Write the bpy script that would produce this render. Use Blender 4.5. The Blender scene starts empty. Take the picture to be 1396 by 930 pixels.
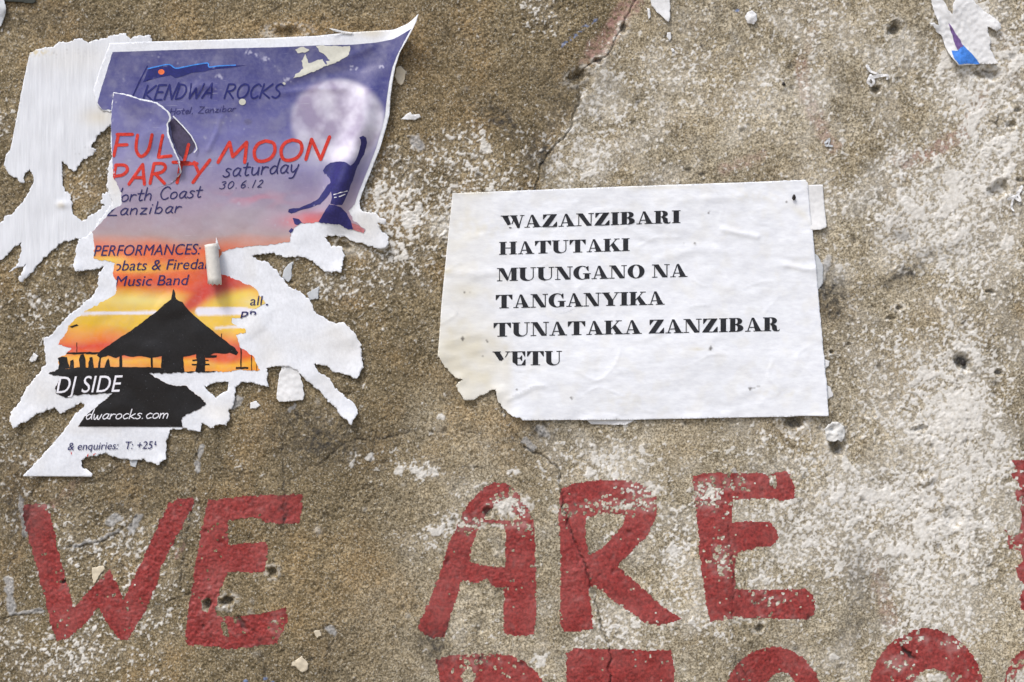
import bpy, math, random
import numpy as np
from mathutils import Vector
from mathutils.geometry import delaunay_2d_cdt

# ------------------------------------------------------------------ scene, camera, light
scn = bpy.context.scene
col = scn.collection
S = 0.0006          # metres per drawing unit (one unit is 0.6 mm on the wall)
ZC = 1.5            # height of the middle of the view above the ground
CAM_D = 1.25

cd = bpy.data.cameras.new('camera'); cam = bpy.data.objects.new('camera', cd); col.objects.link(cam)
cam.location = (0, -CAM_D, ZC); cam.rotation_euler = (math.radians(90), 0, 0)
cd.sensor_width = 36; cd.lens = 36 * CAM_D / (1396 * S); cd.clip_start = 0.01; cd.clip_end = 500
scn.camera = cam

SUN = Vector((-0.40, -0.50, 0.98)).normalized()
el = math.asin(SUN.z); az = math.atan2(SUN.x, SUN.y)
w = bpy.data.worlds.new('World'); scn.world = w; w.use_nodes = True
wn = w.node_tree.nodes; wl = w.node_tree.links
sky = wn.new('ShaderNodeTexSky'); sky.sky_type = 'NISHITA'; sky.sun_disc = False
sky.sun_elevation = el; sky.sun_rotation = az; sky.air_density = 1.0; sky.dust_density = 4.0; sky.ozone_density = 1.0
bg = wn['Background']; bg.inputs['Strength'].default_value = 0.10
wl.new(sky.outputs[0], bg.inputs['Color'])
ld = bpy.data.lights.new('sun', 'SUN'); ld.energy = 1.4; ld.angle = math.radians(14); ld.color = (1.0, 0.98, 0.955)
lo = bpy.data.objects.new('sun', ld); col.objects.link(lo); lo.location = (-2, -3, 5)
lo.rotation_euler = SUN.to_track_quat('Z', 'Y').to_euler()
scn.view_settings.view_transform = 'Standard'; scn.view_settings.look = 'None'
scn.view_settings.exposure = 0.84; scn.view_settings.gamma = 1.0

# ------------------------------------------------------------------ numeric helpers
_T = {}
def perlin(x, y, seed=0):
    x = np.asarray(x, np.float32); y = np.asarray(y, np.float32)
    if seed not in _T:
        r = np.random.RandomState(seed + 17)
        a = r.rand(256, 256).astype(np.float32) * 6.2831853
        _T[seed] = (np.cos(a), np.sin(a))
    gx, gy = _T[seed]
    xf = np.floor(x); yf = np.floor(y)
    ix = xf.astype(np.int32) & 255; iy = yf.astype(np.int32) & 255
    fx = x - xf; fy = y - yf
    ix1 = (ix + 1) & 255; iy1 = (iy + 1) & 255
    u = fx * fx * fx * (fx * (fx * 6 - 15) + 10); v = fy * fy * fy * (fy * (fy * 6 - 15) + 10)
    a = gx[iy, ix] * fx + gy[iy, ix] * fy
    b = gx[iy, ix1] * (fx - 1) + gy[iy, ix1] * fy
    c = gx[iy1, ix] * fx + gy[iy1, ix] * (fy - 1)
    d = gx[iy1, ix1] * (fx - 1) + gy[iy1, ix1] * (fy - 1)
    return ((a + u * (b - a)) * (1 - v) + (c + u * (d - c)) * v) * 1.45

def nz(x, y, sc, seed):
    # rotated lattice so the grid never shows
    a = 0.6 + seed * 0.77
    c, s = math.cos(a), math.sin(a)
    return perlin((x * c - y * s) / sc + seed * 13.7, (x * s + y * c) / sc - seed * 7.3, seed)

def fbm(x, y, sc, seed, o=3):
    r = 0; am = 1
    for k in range(o):
        r = r + am * nz(x, y, sc / 2 ** k, seed + k); am *= 0.5
    return r

def sstep(a, b, x):
    t = np.clip((x - a) / (b - a), 0, 1); return t * t * (3 - 2 * t)

def blob(x, y, cx, cy, rx, ry, ang=0):
    c, s = math.cos(math.radians(ang)), math.sin(math.radians(ang))
    dx = x - cx; dy = y - cy
    return np.exp(-(((dx * c + dy * s) / rx) ** 2 + ((-dx * s + dy * c) / ry) ** 2))

def polydist(x, y, pts):
    d = np.full(x.shape, 1e9, np.float32)
    for (x0, y0), (x1, y1) in zip(pts[:-1], pts[1:]):
        vx, vy = x1 - x0, y1 - y0
        t = np.clip(((x - x0) * vx + (y - y0) * vy) / (vx * vx + vy * vy + 1e-9), 0, 1)
        d = np.minimum(d, np.hypot(x - x0 - t * vx, y - y0 - t * vy))
    return d

def pip(x, y, ring):
    r = np.asarray(ring, np.float64); ins = np.zeros(np.shape(x), bool)
    bb = (x >= r[:, 0].min()) & (x <= r[:, 0].max()) & (y >= r[:, 1].min()) & (y <= r[:, 1].max())
    if not bb.any(): return ins
    px = x[bb]; py = y[bb]; q = np.zeros(px.shape, bool)
    n = len(r)
    for i in range(n):
        x0, y0 = r[i]; x1, y1 = r[(i + 1) % n]
        if y0 == y1: continue
        c = ((y0 > py) != (y1 > py)) & (px < (x1 - x0) * (py - y0) / (y1 - y0) + x0)
        q ^= c
    ins[bb] = q
    return ins

def in_groups(x, y, groups):
    r = np.zeros(np.shape(x), bool)
    for g in groups:
        q = np.zeros(np.shape(x), bool)
        for ring in g: q ^= pip(x, y, ring)
        r |= q
    return r

def srgb(*c):
    c = np.asarray(c, float) / 255.0
    return np.where(c <= 0.04045, c / 12.92, ((c + 0.055) / 1.055) ** 2.4)

def P(x, y, h):
    return ((x - 698) * S, -h * S, ZC + (465 - y) * S)

# ------------------------------------------------------------------ wall height field
def low(x, y):
    return 3.2 * fbm(x, y, 300, 1, 2) + 1.3 * nz(x, y, 95, 4)
def mid1(x, y):
    return 0.75 * nz(x, y, 30, 5)
def surf(x, y):        # what a pasted sheet follows
    return low(x, y) + 0.7 * mid1(x, y)

# ------------------------------------------------------------------ object helpers
def link(o, parent=None):
    col.objects.link(o)
    if parent is not None: o.parent = parent
    return o
def tag(o, label, cat, group=None):
    o['label'] = label; o['category'] = cat
    if group: o['group'] = group
    return o
def empty(name, x, y, label, cat, group=None):
    o = bpy.data.objects.new(name, None); o.empty_display_size = 0.01
    o.location = P(x, y, surf(np.array([x]), np.array([y]))[0]); col.objects.link(o)
    return tag(o, label, cat, group)

def mesh_obj(name, verts, faces, m, parent=None, smooth=True, colors=None, attr='tint', thick=0):
    me = bpy.data.meshes.new(name)
    me.from_pydata([tuple(map(float, v)) for v in verts], [], [tuple(map(int, f)) for f in faces])
    if smooth: me.polygons.foreach_set('use_smooth', [True] * len(me.polygons))
    me.materials.append(m)
    o = bpy.data.objects.new(name, me)
    link(o, parent)
    if parent is not None:
        v = np.array([tuple(p.co) for p in me.vertices], np.float32)
        if len(v):
            v -= np.array(tuple(parent_loc(parent)), np.float32)
            me.vertices.foreach_set('co', v.ravel())
    else:
        v = np.array([tuple(p.co) for p in me.vertices], np.float32)
        c = v.mean(0); c[1] = v[:, 1].max()
        me.vertices.foreach_set('co', (v - c).ravel()); o.location = [float(k) for k in c]
    if colors is not None:
        a = me.color_attributes.new(attr, 'FLOAT_COLOR', 'POINT')
        cc = np.ones((len(me.vertices), 4), np.float32); cc[:, :colors.shape[1]] = colors
        a.data.foreach_set('color', cc.ravel())
    me.update()
    if thick:
        md = o.modifiers.new('thickness', 'SOLIDIFY'); md.thickness = thick; md.offset = -1
    return o
def parent_loc(p):
    l = Vector(p.location)
    while p.parent: p = p.parent; l = l + Vector(p.location)
    return l

def ring(pts, jag=1.5, step=1.7, seed=40):
    """resample an outline; each point may carry its own raggedness for the run that starts there"""
    out = []; n = len(pts)
    J = [p[2] if len(p) > 2 else jag for p in pts]
    for i in range(n):
        x0, y0 = pts[i][:2]; x1, y1 = pts[(i + 1) % n][:2]
        L = math.hypot(x1 - x0, y1 - y0); k = max(1, int(L / step))
        for j in range(k):
            t = j / k
            jj = J[i] if j else min(J[i], J[i - 1])
            out.append((x0 + (x1 - x0) * t, y0 + (y1 - y0) * t, jj))
    a = np.array(out)
    x, y, j = a[:, 0].copy(), a[:, 1].copy(), a[:, 2]
    x2 = x + j * (nz(x, y, 13, seed) * 1.1 + nz(x, y, 4.6, seed + 1) * 1.2 + nz(x, y, 2.3, seed + 4) * .8)
    y2 = y + j * (nz(x, y, 13, seed + 2) * 1.1 + nz(x, y, 4.6, seed + 3) * 1.2 + nz(x, y, 2.3, seed + 5) * .8)
    return list(zip(x2.tolist(), y2.tolist()))

def tri(groups, holes=(), clip=None, step=3.0, rnd=3):
    """union of groups (rings inside a group are even-odd) minus holes, inside clip -> pts, tris"""
    rr = np.random.RandomState(rnd)
    V = []; E = []
    allr = [r for g in groups for r in g] + [h for h in holes]
    gb = np.array([p for g in groups for r in g for p in r]); x0, y0 = gb.min(0); x1, y1 = gb.max(0)
    if clip:
        for g in clip:
            for r in g:
                ra = np.array(r)
                if ra[:, 0].max() < x0 or ra[:, 0].min() > x1 or ra[:, 1].max() < y0 or ra[:, 1].min() > y1: continue
                # only edges near the area matter
                n = len(r)
                for i in range(n):
                    a = r[i]; b = r[(i + 1) % n]
                    if max(a[0], b[0]) < x0 - 4 or min(a[0], b[0]) > x1 + 4 or max(a[1], b[1]) < y0 - 4 or min(a[1], b[1]) > y1 + 4: continue
                    k = len(V); V += [a, b]; E.append((k, k + 1))
    for r in allr:
        k = len(V); n = len(r); V += list(r); E += [(k + i, k + (i + 1) % n) for i in range(n)]
    gx, gy = np.meshgrid(np.arange(x0, x1 + step, step), np.arange(y0, y1 + step, step * 0.866))
    gx = gx + (np.arange(gx.shape[0]) % 2)[:, None] * step * 0.5
    gx = (gx + rr.uniform(-.15, .15, gx.shape) * step).ravel(); gy = (gy + rr.uniform(-.15, .15, gy.shape) * step).ravel()
    if len(groups) < 12:
        k = in_groups(gx, gy, groups)
        gx = gx[k]; gy = gy[k]
    V += list(zip(gx.tolist(), gy.tolist()))
    res = delaunay_2d_cdt([Vector(v) for v in V], E, [], 0, 1e-4, False)
    pts = np.array([tuple(v) for v in res[0]]); f = np.array([t for t in res[2] if len(t) == 3], np.int64)
    c = pts[f].mean(1)
    keep = in_groups(c[:, 0], c[:, 1], groups)
    for h in holes: keep &= ~pip(c[:, 0], c[:, 1], h)
    if clip: keep &= in_groups(c[:, 0], c[:, 1], clip)
    p = pts[f]
    ar = (p[:, 1, 0] - p[:, 0, 0]) * (p[:, 2, 1] - p[:, 0, 1]) - (p[:, 2, 0] - p[:, 0, 0]) * (p[:, 1, 1] - p[:, 0, 1])
    keep &= np.abs(ar) > 1e-5
    f = f[keep]; ar = ar[keep]
    f[ar > 0] = f[ar > 0][:, ::-1]      # normals toward the street
    u, inv = np.unique(f, return_inverse=True)
    return pts[u], inv.reshape(f.shape)

def sheet(name, groups, hfn, m, parent=None, holes=(), clip=None, step=3.0, colfn=None, thick=0.00012):
    p, f = tri(groups, holes, clip, step)
    if len(f) == 0: return None
    x, y = p[:, 0], p[:, 1]
    h = hfn(x, y)
    dx = dy = 0
    if isinstance(h, tuple): h, dx, dy = h
    v = np.stack([(x + dx - 698) * S, -h * S, ZC + (465 - y - dy) * S], 1)
    return mesh_obj(name, v, f, m, parent, colors=None if colfn is None else colfn(x, y), thick=thick)

# ------------------------------------------------------------------ materials
def mat(name, rough=0.8, spec=0.3):
    m = bpy.data.materials.new(name); m.use_nodes = True
    b = m.node_tree.nodes['Principled BSDF']; b.inputs['Roughness'].default_value = rough
    b.inputs['Specular IOR Level'].default_value = spec
    return m, m.node_tree, b
def N(nt, t, **k):
    n = nt.nodes.new(t)
    for a, v in k.items():
        if a in n.inputs: n.inputs[a].default_value = v
        else: setattr(n, a, v)
    return n
def mixc(nt, fac, a, b, mode='MIX'):
    n = nt.nodes.new('ShaderNodeMix'); n.data_type = 'RGBA'; n.blend_type = mode
    for i, v in ((0, fac), (6, a), (7, b)):
        if hasattr(v, 'is_output'): nt.links.new(v, n.inputs[i])
        elif i == 0: n.inputs[0].default_value = v
        else: n.inputs[i].default_value = (*v, 1) if len(v) == 3 else v
    return n.outputs[2]
def noise(nt, co, scale, detail=3, rough=0.6):
    n = nt.nodes.new('ShaderNodeTexNoise'); n.inputs['Scale'].default_value = scale
    n.inputs['Detail'].default_value = detail; n.inputs['Roughness'].default_value = rough
    nt.links.new(co, n.inputs['Vector']); return n.outputs['Fac']
def ramp(nt, v, a, b, lo_=0.0, hi=1.0):
    n = nt.nodes.new('ShaderNodeMapRange'); n.inputs['From Min'].default_value = a; n.inputs['From Max'].default_value = b
    n.inputs['To Min'].default_value = lo_; n.inputs['To Max'].default_value = hi
    nt.links.new(v, n.inputs['Value']); return n.outputs[0]
def math_(nt, op, a, b):
    n = nt.nodes.new('ShaderNodeMath'); n.operation = op; n.use_clamp = False
    for i, v in ((0, a), (1, b)):
        if hasattr(v, 'is_output'): nt.links.new(v, n.inputs[i])
        else: n.inputs[i].default_value = v
    return n.outputs[0]
def geo_co(nt):
    g = nt.nodes.new('ShaderNodeNewGeometry'); return g.outputs['Position']
def bump(nt, b, h, strength, dist):
    n = nt.nodes.new('ShaderNodeBump'); n.inputs['Strength'].default_value = strength; n.inputs['Distance'].default_value = dist
    nt.links.new(h, n.inputs['Height']); nt.links.new(n.outputs[0], b.inputs['Normal'])

# wall plaster: masks on the mesh, grain and mixing in nodes
m_wall, nt, b = mat('old_lime_plaster', 0.95, 0.12)
co = geo_co(nt)
A = N(nt, 'ShaderNodeAttribute', attribute_name='mask_a'); B = N(nt, 'ShaderNodeAttribute', attribute_name='mask_b')
sa = nt.nodes.new('ShaderNodeSeparateColor'); nt.links.new(A.outputs['Color'], sa.inputs[0])
sb = nt.nodes.new('ShaderNodeSeparateColor'); nt.links.new(B.outputs['Color'], sb.inputs[0])
n1 = noise(nt, co, 620, 2, 0.6); n2 = noise(nt, co, 260, 3, 0.6); n3 = noise(nt, co, 24, 3, 0.6)
brown = mixc(nt, ramp(nt, n2, .35, .65), (0.104, 0.083, 0.049), (0.232, 0.190, 0.124))
tan = mixc(nt, ramp(nt, n2, .35, .65), (0.23, 0.198, 0.142), (0.47, 0.43, 0.345))
base = mixc(nt, sa.outputs[2], brown, tan)
base = mixc(nt, ramp(nt, n3, .35, .7, 0, .45), base, (0.26, 0.21, 0.13))
base = mixc(nt, sb.outputs[0], base, (0.30, 0.205, 0.10))
blo = math_(nt, 'ADD', ramp(nt, noise(nt, co, 11, 5, .62), .32, .68, .0, .55), ramp(nt, noise(nt, co, 85, 4, .6), .32, .68, .0, .45))
base = mixc(nt, 1.0, base, mixc(nt, blo, (.56, .56, .55), (1.40, 1.38, 1.34)), 'MULTIPLY')            # ochre
grn = mixc(nt, ramp(nt, n1, .38, .62), (0.56, 0.55, 0.52), (1.48, 1.48, 1.46))
base = mixc(nt, 1.0, base, grn, 'MULTIPLY')
n4 = noise(nt, co, 900, 1, .5)
base = mixc(nt, ramp(nt, n4, .60, .66, 0, .6), base, (.06, .05, .035))
base = mixc(nt, ramp(nt, noise(nt, co, 760, 1, .5), .62, .67, 0, .45), base, (.58, .55, .47))
rose = mixc(nt, math_(nt, 'MULTIPLY', A.outputs['Alpha'], ramp(nt, n2, .3, .6)), base, (0.36, 0.205, 0.19))
lim = mixc(nt, ramp(nt, n2, .3, .7), (0.53, 0.51, 0.46), (0.78, 0.77, 0.735))
c1 = mixc(nt, sa.outputs[0], rose, lim)
c2 = mixc(nt, sb.outputs[2], c1, mixc(nt, ramp(nt, n1, .3, .7), (0.33, 0.34, 0.35), (0.52, 0.53, 0.54)))   # grey render smears
c3 = mixc(nt, sb.outputs[1], c2, (0.16, 0.27, 0.55))                                                      # blue chalk
soot_shade_f = math_(nt, 'MULTIPLY', sa.outputs[1], ramp(nt, n2, .30, .62, .35, 1.0))
c4 = mixc(nt, soot_shade_f, c3, (0.040, 0.038, 0.036))
nt.links.new(c4, b.inputs['Base Color'])
bump(nt, b, n1, 0.40, 0.0005)

def paper_mat(name, colr, stain=(0.60, 0.52, 0.34), rough=0.75, streak=(300, 300, 300), bs=0.25, useattr=True):
    m, nt, b = mat(name, rough, 0.25)
    co = geo_co(nt)
    mp = nt.nodes.new('ShaderNodeMapping'); nt.links.new(co, mp.inputs['Vector']); mp.inputs['Scale'].default_value = streak
    n = noise(nt, mp.outputs[0], 1.0, 4, 0.6)
    big = noise(nt, co, 28, 3, 0.6)
    c = mixc(nt, ramp(nt, n, .3, .7), tuple(v * 0.90 for v in colr), tuple(min(.9, v * 1.05) for v in colr))
    c = mixc(nt, ramp(nt, big, .45, .75, 0, .35), c, tuple(v * .86 for v in colr))
    if useattr:
        a = N(nt, 'ShaderNodeAttribute', attribute_name='tint')
        s = nt.nodes.new('ShaderNodeSeparateColor'); nt.links.new(a.outputs['Color'], s.inputs[0])
        c = mixc(nt, s.outputs[0], c, stain)
        c = mixc(nt, s.outputs[1], c, (0.10, 0.09, 0.08))
    nt.links.new(c, b.inputs['Base Color']); bump(nt, b, n, bs, 0.0004)
    return m
m_notice = paper_mat('white_copy_paper', (0.785, 0.815, 0.875), stain=(0.66, 0.62, 0.48), streak=(150, 300, 380), bs=.22)
m_core = paper_mat('torn_poster_paper', (0.745, 0.775, 0.83), stain=(.62, .56, .42), streak=(420, 420, 300), bs=.5)
m_old = paper_mat('weathered_white_sheet', (0.70, 0.728, 0.775), streak=(700, 400, 45), bs=.35)
m_plain = paper_mat('scrap_paper', (0.72, 0.73, 0.74), useattr=False)
m_cream = paper_mat('cream_scrap', (0.62, 0.55, 0.42), useattr=False)
m_greyp = paper_mat('grey_scrap', (0.50, 0.53, 0.56), useattr=False)

def ink(name, colr, rough=0.45, var=0.25, wear=0.0, wearcol=(.7, .7, .72)):
    m, nt, b = mat(name, rough, 0.4)
    co = geo_co(nt)
    n = noise(nt, co, 500, 3, .6)
    c = mixc(nt, ramp(nt, n, .3, .7), tuple(v * (1 - var) for v in colr), tuple(min(1, v * (1 + var)) for v in colr))
    if wear:
        c = mixc(nt, ramp(nt, noise(nt, co, 700, 4, .7), .66, .74, 0, wear), c, wearcol)
    nt.links.new(c, b.inputs['Base Color']); return m
m_ink = ink('black_print', (0.012, 0.013, 0.018), 0.55, .3, .3)
m_navy = ink('navy_print', tuple(srgb(38, 36, 92)), .4)
m_logo = ink('blue_print', tuple(srgb(26, 30, 104)), .4)
m_logofaint = ink('faint_blue_print', tuple(srgb(48, 46, 108)), .4)
m_lightblue = ink('bright_blue_print', tuple(srgb(60, 130, 215)), .4)
m_orange = ink('orange_print', tuple(srgb(225, 110, 60)), .4)
m_red = ink('red_print', tuple(srgb(200, 52, 40)), .4)
m_whitep = ink('white_print', (.78, .78, .84), .4, .06)
m_hut = ink('black_silhouette_print', (0.006, 0.005, 0.006), .4, .5, .8, (.22, .22, .26))
m_fig = ink('indigo_silhouette_print', tuple(srgb(44, 42, 104)), .35)
m_pink = ink('pink_print', tuple(srgb(180, 110, 115)), .5)
m_scrblue = ink('scrap_blue_print', tuple(srgb(62, 122, 205)), .45)
m_scrplum = ink('scrap_plum_print', tuple(srgb(110, 84, 138)), .45)
m_dark, nt, b = mat('rusty_iron', .6, .5); b.inputs['Base Color'].default_value = (.03, .026, .025, 1); b.inputs['Metallic'].default_value = .4

# coloured print layer
m_print, nt, b = mat('glossy_poster_print', .33, .5)
co = geo_co(nt); a = N(nt, 'ShaderNodeAttribute', attribute_name='tint')
n = noise(nt, co, 300, 4, .65)
c = mixc(nt, ramp(nt, n, .4, .8, 0, .12), a.outputs['Color'], (.5, .5, .55))
c = mixc(nt, ramp(nt, noise(nt, co, 45, 4, .6), .35, .75, .03, .20), c, (.42, .40, .42))
mp = nt.nodes.new('ShaderNodeMapping'); nt.links.new(co, mp.inputs['Vector']); mp.inputs['Scale'].default_value = (60, 60, 900); mp.inputs['Rotation'].default_value = (0, .5, 0)
sc = noise(nt, mp.outputs[0], 1, 2, .5)
c = mixc(nt, ramp(nt, sc, .70, .76, 0, .25), c, (.65, .65, .72))
nt.links.new(c, b.inputs['Base Color']); bump(nt, b, noise(nt, co, 90, 3, .5), .30, .0012)

# red hand-painted lettering
m_paint, nt, b = mat('red_brush_paint', .55, .35)
co = geo_co(nt); a = N(nt, 'ShaderNodeAttribute', attribute_name='tint')
s = nt.nodes.new('ShaderNodeSeparateColor'); nt.links.new(a.outputs['Color'], s.inputs[0])
n = noise(nt, co, 420, 3, .6)
c = mixc(nt, ramp(nt, n, .3, .7), (0.115, 0.014, 0.014), (0.36, 0.046, 0.042))
c = mixc(nt, ramp(nt, noise(nt, co, 26, 4, .65), .42, .72, 0, .42), c, (0.42, 0.135, 0.125))
mpb = nt.nodes.new('ShaderNodeMapping'); nt.links.new(co, mpb.inputs['Vector']); mpb.inputs['Scale'].default_value = (900, 300, 130); mpb.inputs['Rotation'].default_value = (0, .35, 0)
c = mixc(nt, ramp(nt, noise(nt, mpb.outputs[0], 1, 3, .6), .52, .72, 0, .35), c, (0.13, 0.018, 0.018))
c = mixc(nt, s.outputs[0], c, (0.38, 0.20, 0.19))
c = mixc(nt, s.outputs[1], c, (0.06, 0.03, 0.03))
nt.links.new(c, b.inputs['Base Color']); bump(nt, b, n, .45, .0006)

# ------------------------------------------------------------------ letters painted on the wall (outlines)
def zc(pts, ox, oy, sc): return [(ox + x / sc, oy + y / sc) for x, y in pts]
q1 = lambda p: zc(p, 0, 640, 3.207)
q2 = lambda p: zc(p, 540, 640, 3.207)
q3 = lambda p: zc(p, 900, 640, 2.8145)
def ell(cx, cy, rx, ry, n=40): return [(cx + rx * math.cos(6.2832 * i / n), cy + ry * math.sin(6.2832 * i / n)) for i in range(n)]
LETTERS = [
 ('red painted letter W', [q1([(95,155),(200,148),(235,250),(265,400),(300,520),(325,600),(345,575),(480,430),(540,560),(560,520),(640,350),(735,145),(775,128),(845,122),(850,150),(790,270),(740,360),(700,440),(690,500),(645,600),(620,650),(560,745),(520,750),(470,680),(430,605),(380,670),(300,740),(250,755),(220,680),(205,610),(170,480),(130,330),(105,240)])]),
 ('red painted letter E after the W', [q1([(905,130),(1000,122),(1100,112),(1325,105),(1330,120),(1312,240),(1240,240),(1170,235),(1120,212),(1000,225),(1000,330),(1080,318),(1165,315),(1178,345),(1160,445),(1130,452),(1000,450),(975,500),(960,540),(950,600),(948,640),(1040,640),(1130,630),(1255,600),(1262,660),(1215,760),(1120,775),(1000,790),(930,775),(820,770),(805,740),(830,560),(850,420),(880,250),(900,170)]),
    q1([(885,575),(905,560),(915,590),(905,620),(880,610)]), q1([(965,665),(990,680),(1000,735),(980,725)])]),
 ('red painted letter A, chipped white at its top', [q2([(385,75),(430,55),(490,65),(530,100),(575,160),(598,215),(608,260),(612,400),(615,600),(608,720),(560,735),(480,725),(468,700),(470,520),(420,515),(400,480),(350,500),(285,490),(270,560),(240,640),(215,735),(150,740),(95,700),(100,670),(150,560),(190,450),(225,330),(270,230),(310,150),(360,100)]),
    q2([(375,235),(470,240),(478,300),(475,430),(400,420),(320,405),(335,330)]), q2([(400,190),(440,155),(500,115),(520,130),(490,170),(535,215),(480,222),(430,215),(385,218)])]),
 ('red painted letter R split by a crack', [q2([(715,90),(760,65),(880,45),(1020,45),(1110,75),(1140,120),(1140,200),(1100,290),(1030,360),(970,420),(1060,500),(1140,575),(1255,655),(1200,672),(1120,680),(1080,665),(1000,610),(930,560),(870,510),(845,520),(865,700),(800,712),(735,712),(715,680),(718,400),(708,190)]),
    q2([(835,210),(900,195),(1000,200),(985,250),(900,340),(845,375),(830,300)])]),
 ('red painted letter E after the R, flaking at its upper left', [q3([(122,25),(180,12),(300,12),(400,10),(410,20),(480,0),(500,20),(520,70),(515,110),(480,122),(400,112),(280,115),(275,200),(340,195),(420,200),(450,230),(455,270),(430,295),(380,300),(300,320),(285,380),(290,455),(380,460),(560,455),(590,480),(597,550),(570,578),(480,575),(300,572),(190,585),(175,520),(155,380),(135,150)]),
    q3([(415,25),(440,22),(445,75),(430,60)]), q3([(225,370),(235,370),(238,410),(226,405)])]),
 ('arched top of a red letter in the lower row, below the A', [q2([(165,830),(230,815),(340,805),(450,805),(520,815),(580,850),(620,890),(650,930),(655,1040),(620,1090),(330,1100),(200,1090),(190,930)]),
    q2([(285,905),(320,860),(345,900),(330,960),(300,940)])]),
 ('square top of a red letter in the lower row, below the R', [q2([(740,800),(790,775),(800,780),(1000,783),(1200,785),(1215,850),(1220,935),(1100,950),(900,950),(905,1090),(745,1090)])]),
 ('smaller red ring of an O in the lower row', [ell(1054,962,70,81), ell(1065,966,25,49)]),
 ('larger red ring of an O in the lower row', [ell(1263,950,80,94), ell(1271,960,32,48)]),
 ('flaked red ring at the lower right corner', [ell(1402,935,34,50), ell(1402,938,18,30)]),
 ('flaked red letter cut by the right edge of the view', [[(1379,628),(1440,622),(1440,850),(1392,832),(1390,812),(1398,800),(1386,786),(1384,774),(1394,765),(1392,753),(1376,748),(1369,719),(1379,730),(1390,728),(1393,705),(1388,686),(1382,667),(1392,666),(1386,656),(1375,646),(1386,643)]]),
]

CRACKS = [ # points, half width, depth, darkening (soot in the lower left network)
 ([(868,-5),(848,40),(838,56),(830,75),(815,82),(800,88),(788,105),(790,128),(784,160),(775,180),(760,196),(742,218),(735,235),(726,262)], 1.15, 3.8, .65),
 ([(675,530),(690,572),(700,588),(716,610)], 1.0, 3.5, .75),
 ([(716,610),(740,622),(762,640),(768,690),(782,735),(797,768),(808,800),(818,845),(832,885),(831,935),(836,990)], 1.1, 4.0, .8),
 ([(992,715),(1000,780),(998,850),(1003,900),(1010,930)], .8, 1.8, .5),
 ([(1008,900),(1018,925)], .9, 2.5, .7),
 ([(385,600),(386,640),(388,665),(386,690),(389,722)], 1.0, 1.8, .95),
 ([(275,560),(271,600),(267,640),(266,680),(262,700)], 1.1, 1.8, .8),
 ([(262,700),(252,740),(248,770),(246,805)], 1.6, 1.5, .8),
 ([(395,655),(420,640),(445,627),(470,605),(500,598)], 1.4, 1.5, .8),
 ([(505,630),(512,600),(540,595),(558,588)], 1.4, 1.5, .95),
 ([(60,650),(45,672),(38,700),(30,740),(12,775)], 2.6, 1.5, .75),
 ([(92,748),(125,742),(150,733),(168,722),(188,705)], 1.2, 1.8, .9),
 ([(0,842),(35,838),(62,832)], 1.2, 1.5, .7),
 ([(200,830),(225,822),(262,808)], 1.0, 1.2, .6),
 ([(300,600),(298,640),(280,690)], 1.0, 1.0, .5),
 ([(170,745),(168,720),(178,690),(185,662),(205,655)], 1.0, 1.0, .6),
 ([(125,700),(132,715),(142,720)], 1.0, 1.0, .6),
 ([(655,845),(650,870),(656,900)], 2.0, 1.6, .9),
 ([(610,850),(598,905)], 1.6, 1.4, .8),
 ([(455,870),(445,900),(440,925)], 1.0, 1.2, .7),
 ([(353,870),(362,905),(368,940)], 1.0, 1.2, .7),
 ([(425,860),(455,855)], 1.6, 1.0, .5),
 ([(1362,158),(1358,168),(1350,166)], 1.4, 3.0, .9),
 ([(1358,168),(1362,178)], 1.2, 2.5, .8),
 ([(630,588),(655,593)], 1.2, 1.5, .5),
 ([(630,638),(660,640)], 1.2, 1.5, .5),
 ([(975,10),(985,45),(1000,75),(1004,95)], 1.5, 1.5, .35),
 ([(100,660),(150,655),(165,662)], 1.2, 1., .5),
 ([(330,640),(325,655),(332,670)], 1.3, 1., .6),
 ([(310,640),(345,650)], 1.3, 1., .6),
 ([(1180,585),(1196,606),(1230,640),(1262,652)], 1.2, -1.2, 0),
]
HOLES = [ # x y rx ry ang depth darkening
 (1219,40,8,9,40,7,.85),(1362,258,15,10,-35,6,.5),(1312,494,9,13,-35,9,.95),(1345,101,20,8,5,4,.75),(1194,121,6,6,0,5,.8),
 (1361,508,5,4,0,4,.8),(1226,420,5,4,0,4,.8),(1214,434,6,4,0,3,.6),(1134,480,3.2,3.2,0,4,.95),(1158,469,3,2,0,2,.6),
 (372,780,6,6,0,5,.85),(283,823,5,9,15,6,.85),(309,820,9,6,-20,6,.8),(330,850,5,12,-40,3,.7),(1035,857,6,5,0,4,.8),(1238,891,14,3,40,4,.95),
 (664,698,6,7,0,4,.7),(392,44,18,7,0,4,.35),(1083,574,13,11,20,8,.75),(1140,608,8,13,-15,7,.85),(86,793,4,3,0,3,.95),
 (1388,150,5,4,0,3,.5),(1381,78,5,4,0,2,.4),(1308,78,4,5,0,2,.4),(1378,170,8,5,0,3,.4),(1350,398,6,3,0,3,.6),(1305,38,8,10,20,5,.6),
 (1253,585,10,4,-10,3,.35),(1300,705,10,14,-40,3,.1),(1391,246,5,4,0,3,.5),(938,232,5,3,0,2,.7),(957,237,5,3,0,2,.7),(940,476,0.1,0.1,0,0,0),
 (788,104,12,7,-30,6,.7),(816,83,6,4,0,5,.8),(850,38,5,7,10,5,.8),(1080,120,4,3,0,2,.5),(540,75,8,20,10,2,.3),(470,335,9,5,20,4,.2),
 (495,30,20,8,0,-2,0),(1262,655,12,8,0,-3,0),(1130,560,5,8,0,-2,0),(1075,598,20,5,40,-2.5,0),(575,195,20,14,40,2,.1),(790,110,16,18,0,3,.1)]

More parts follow.
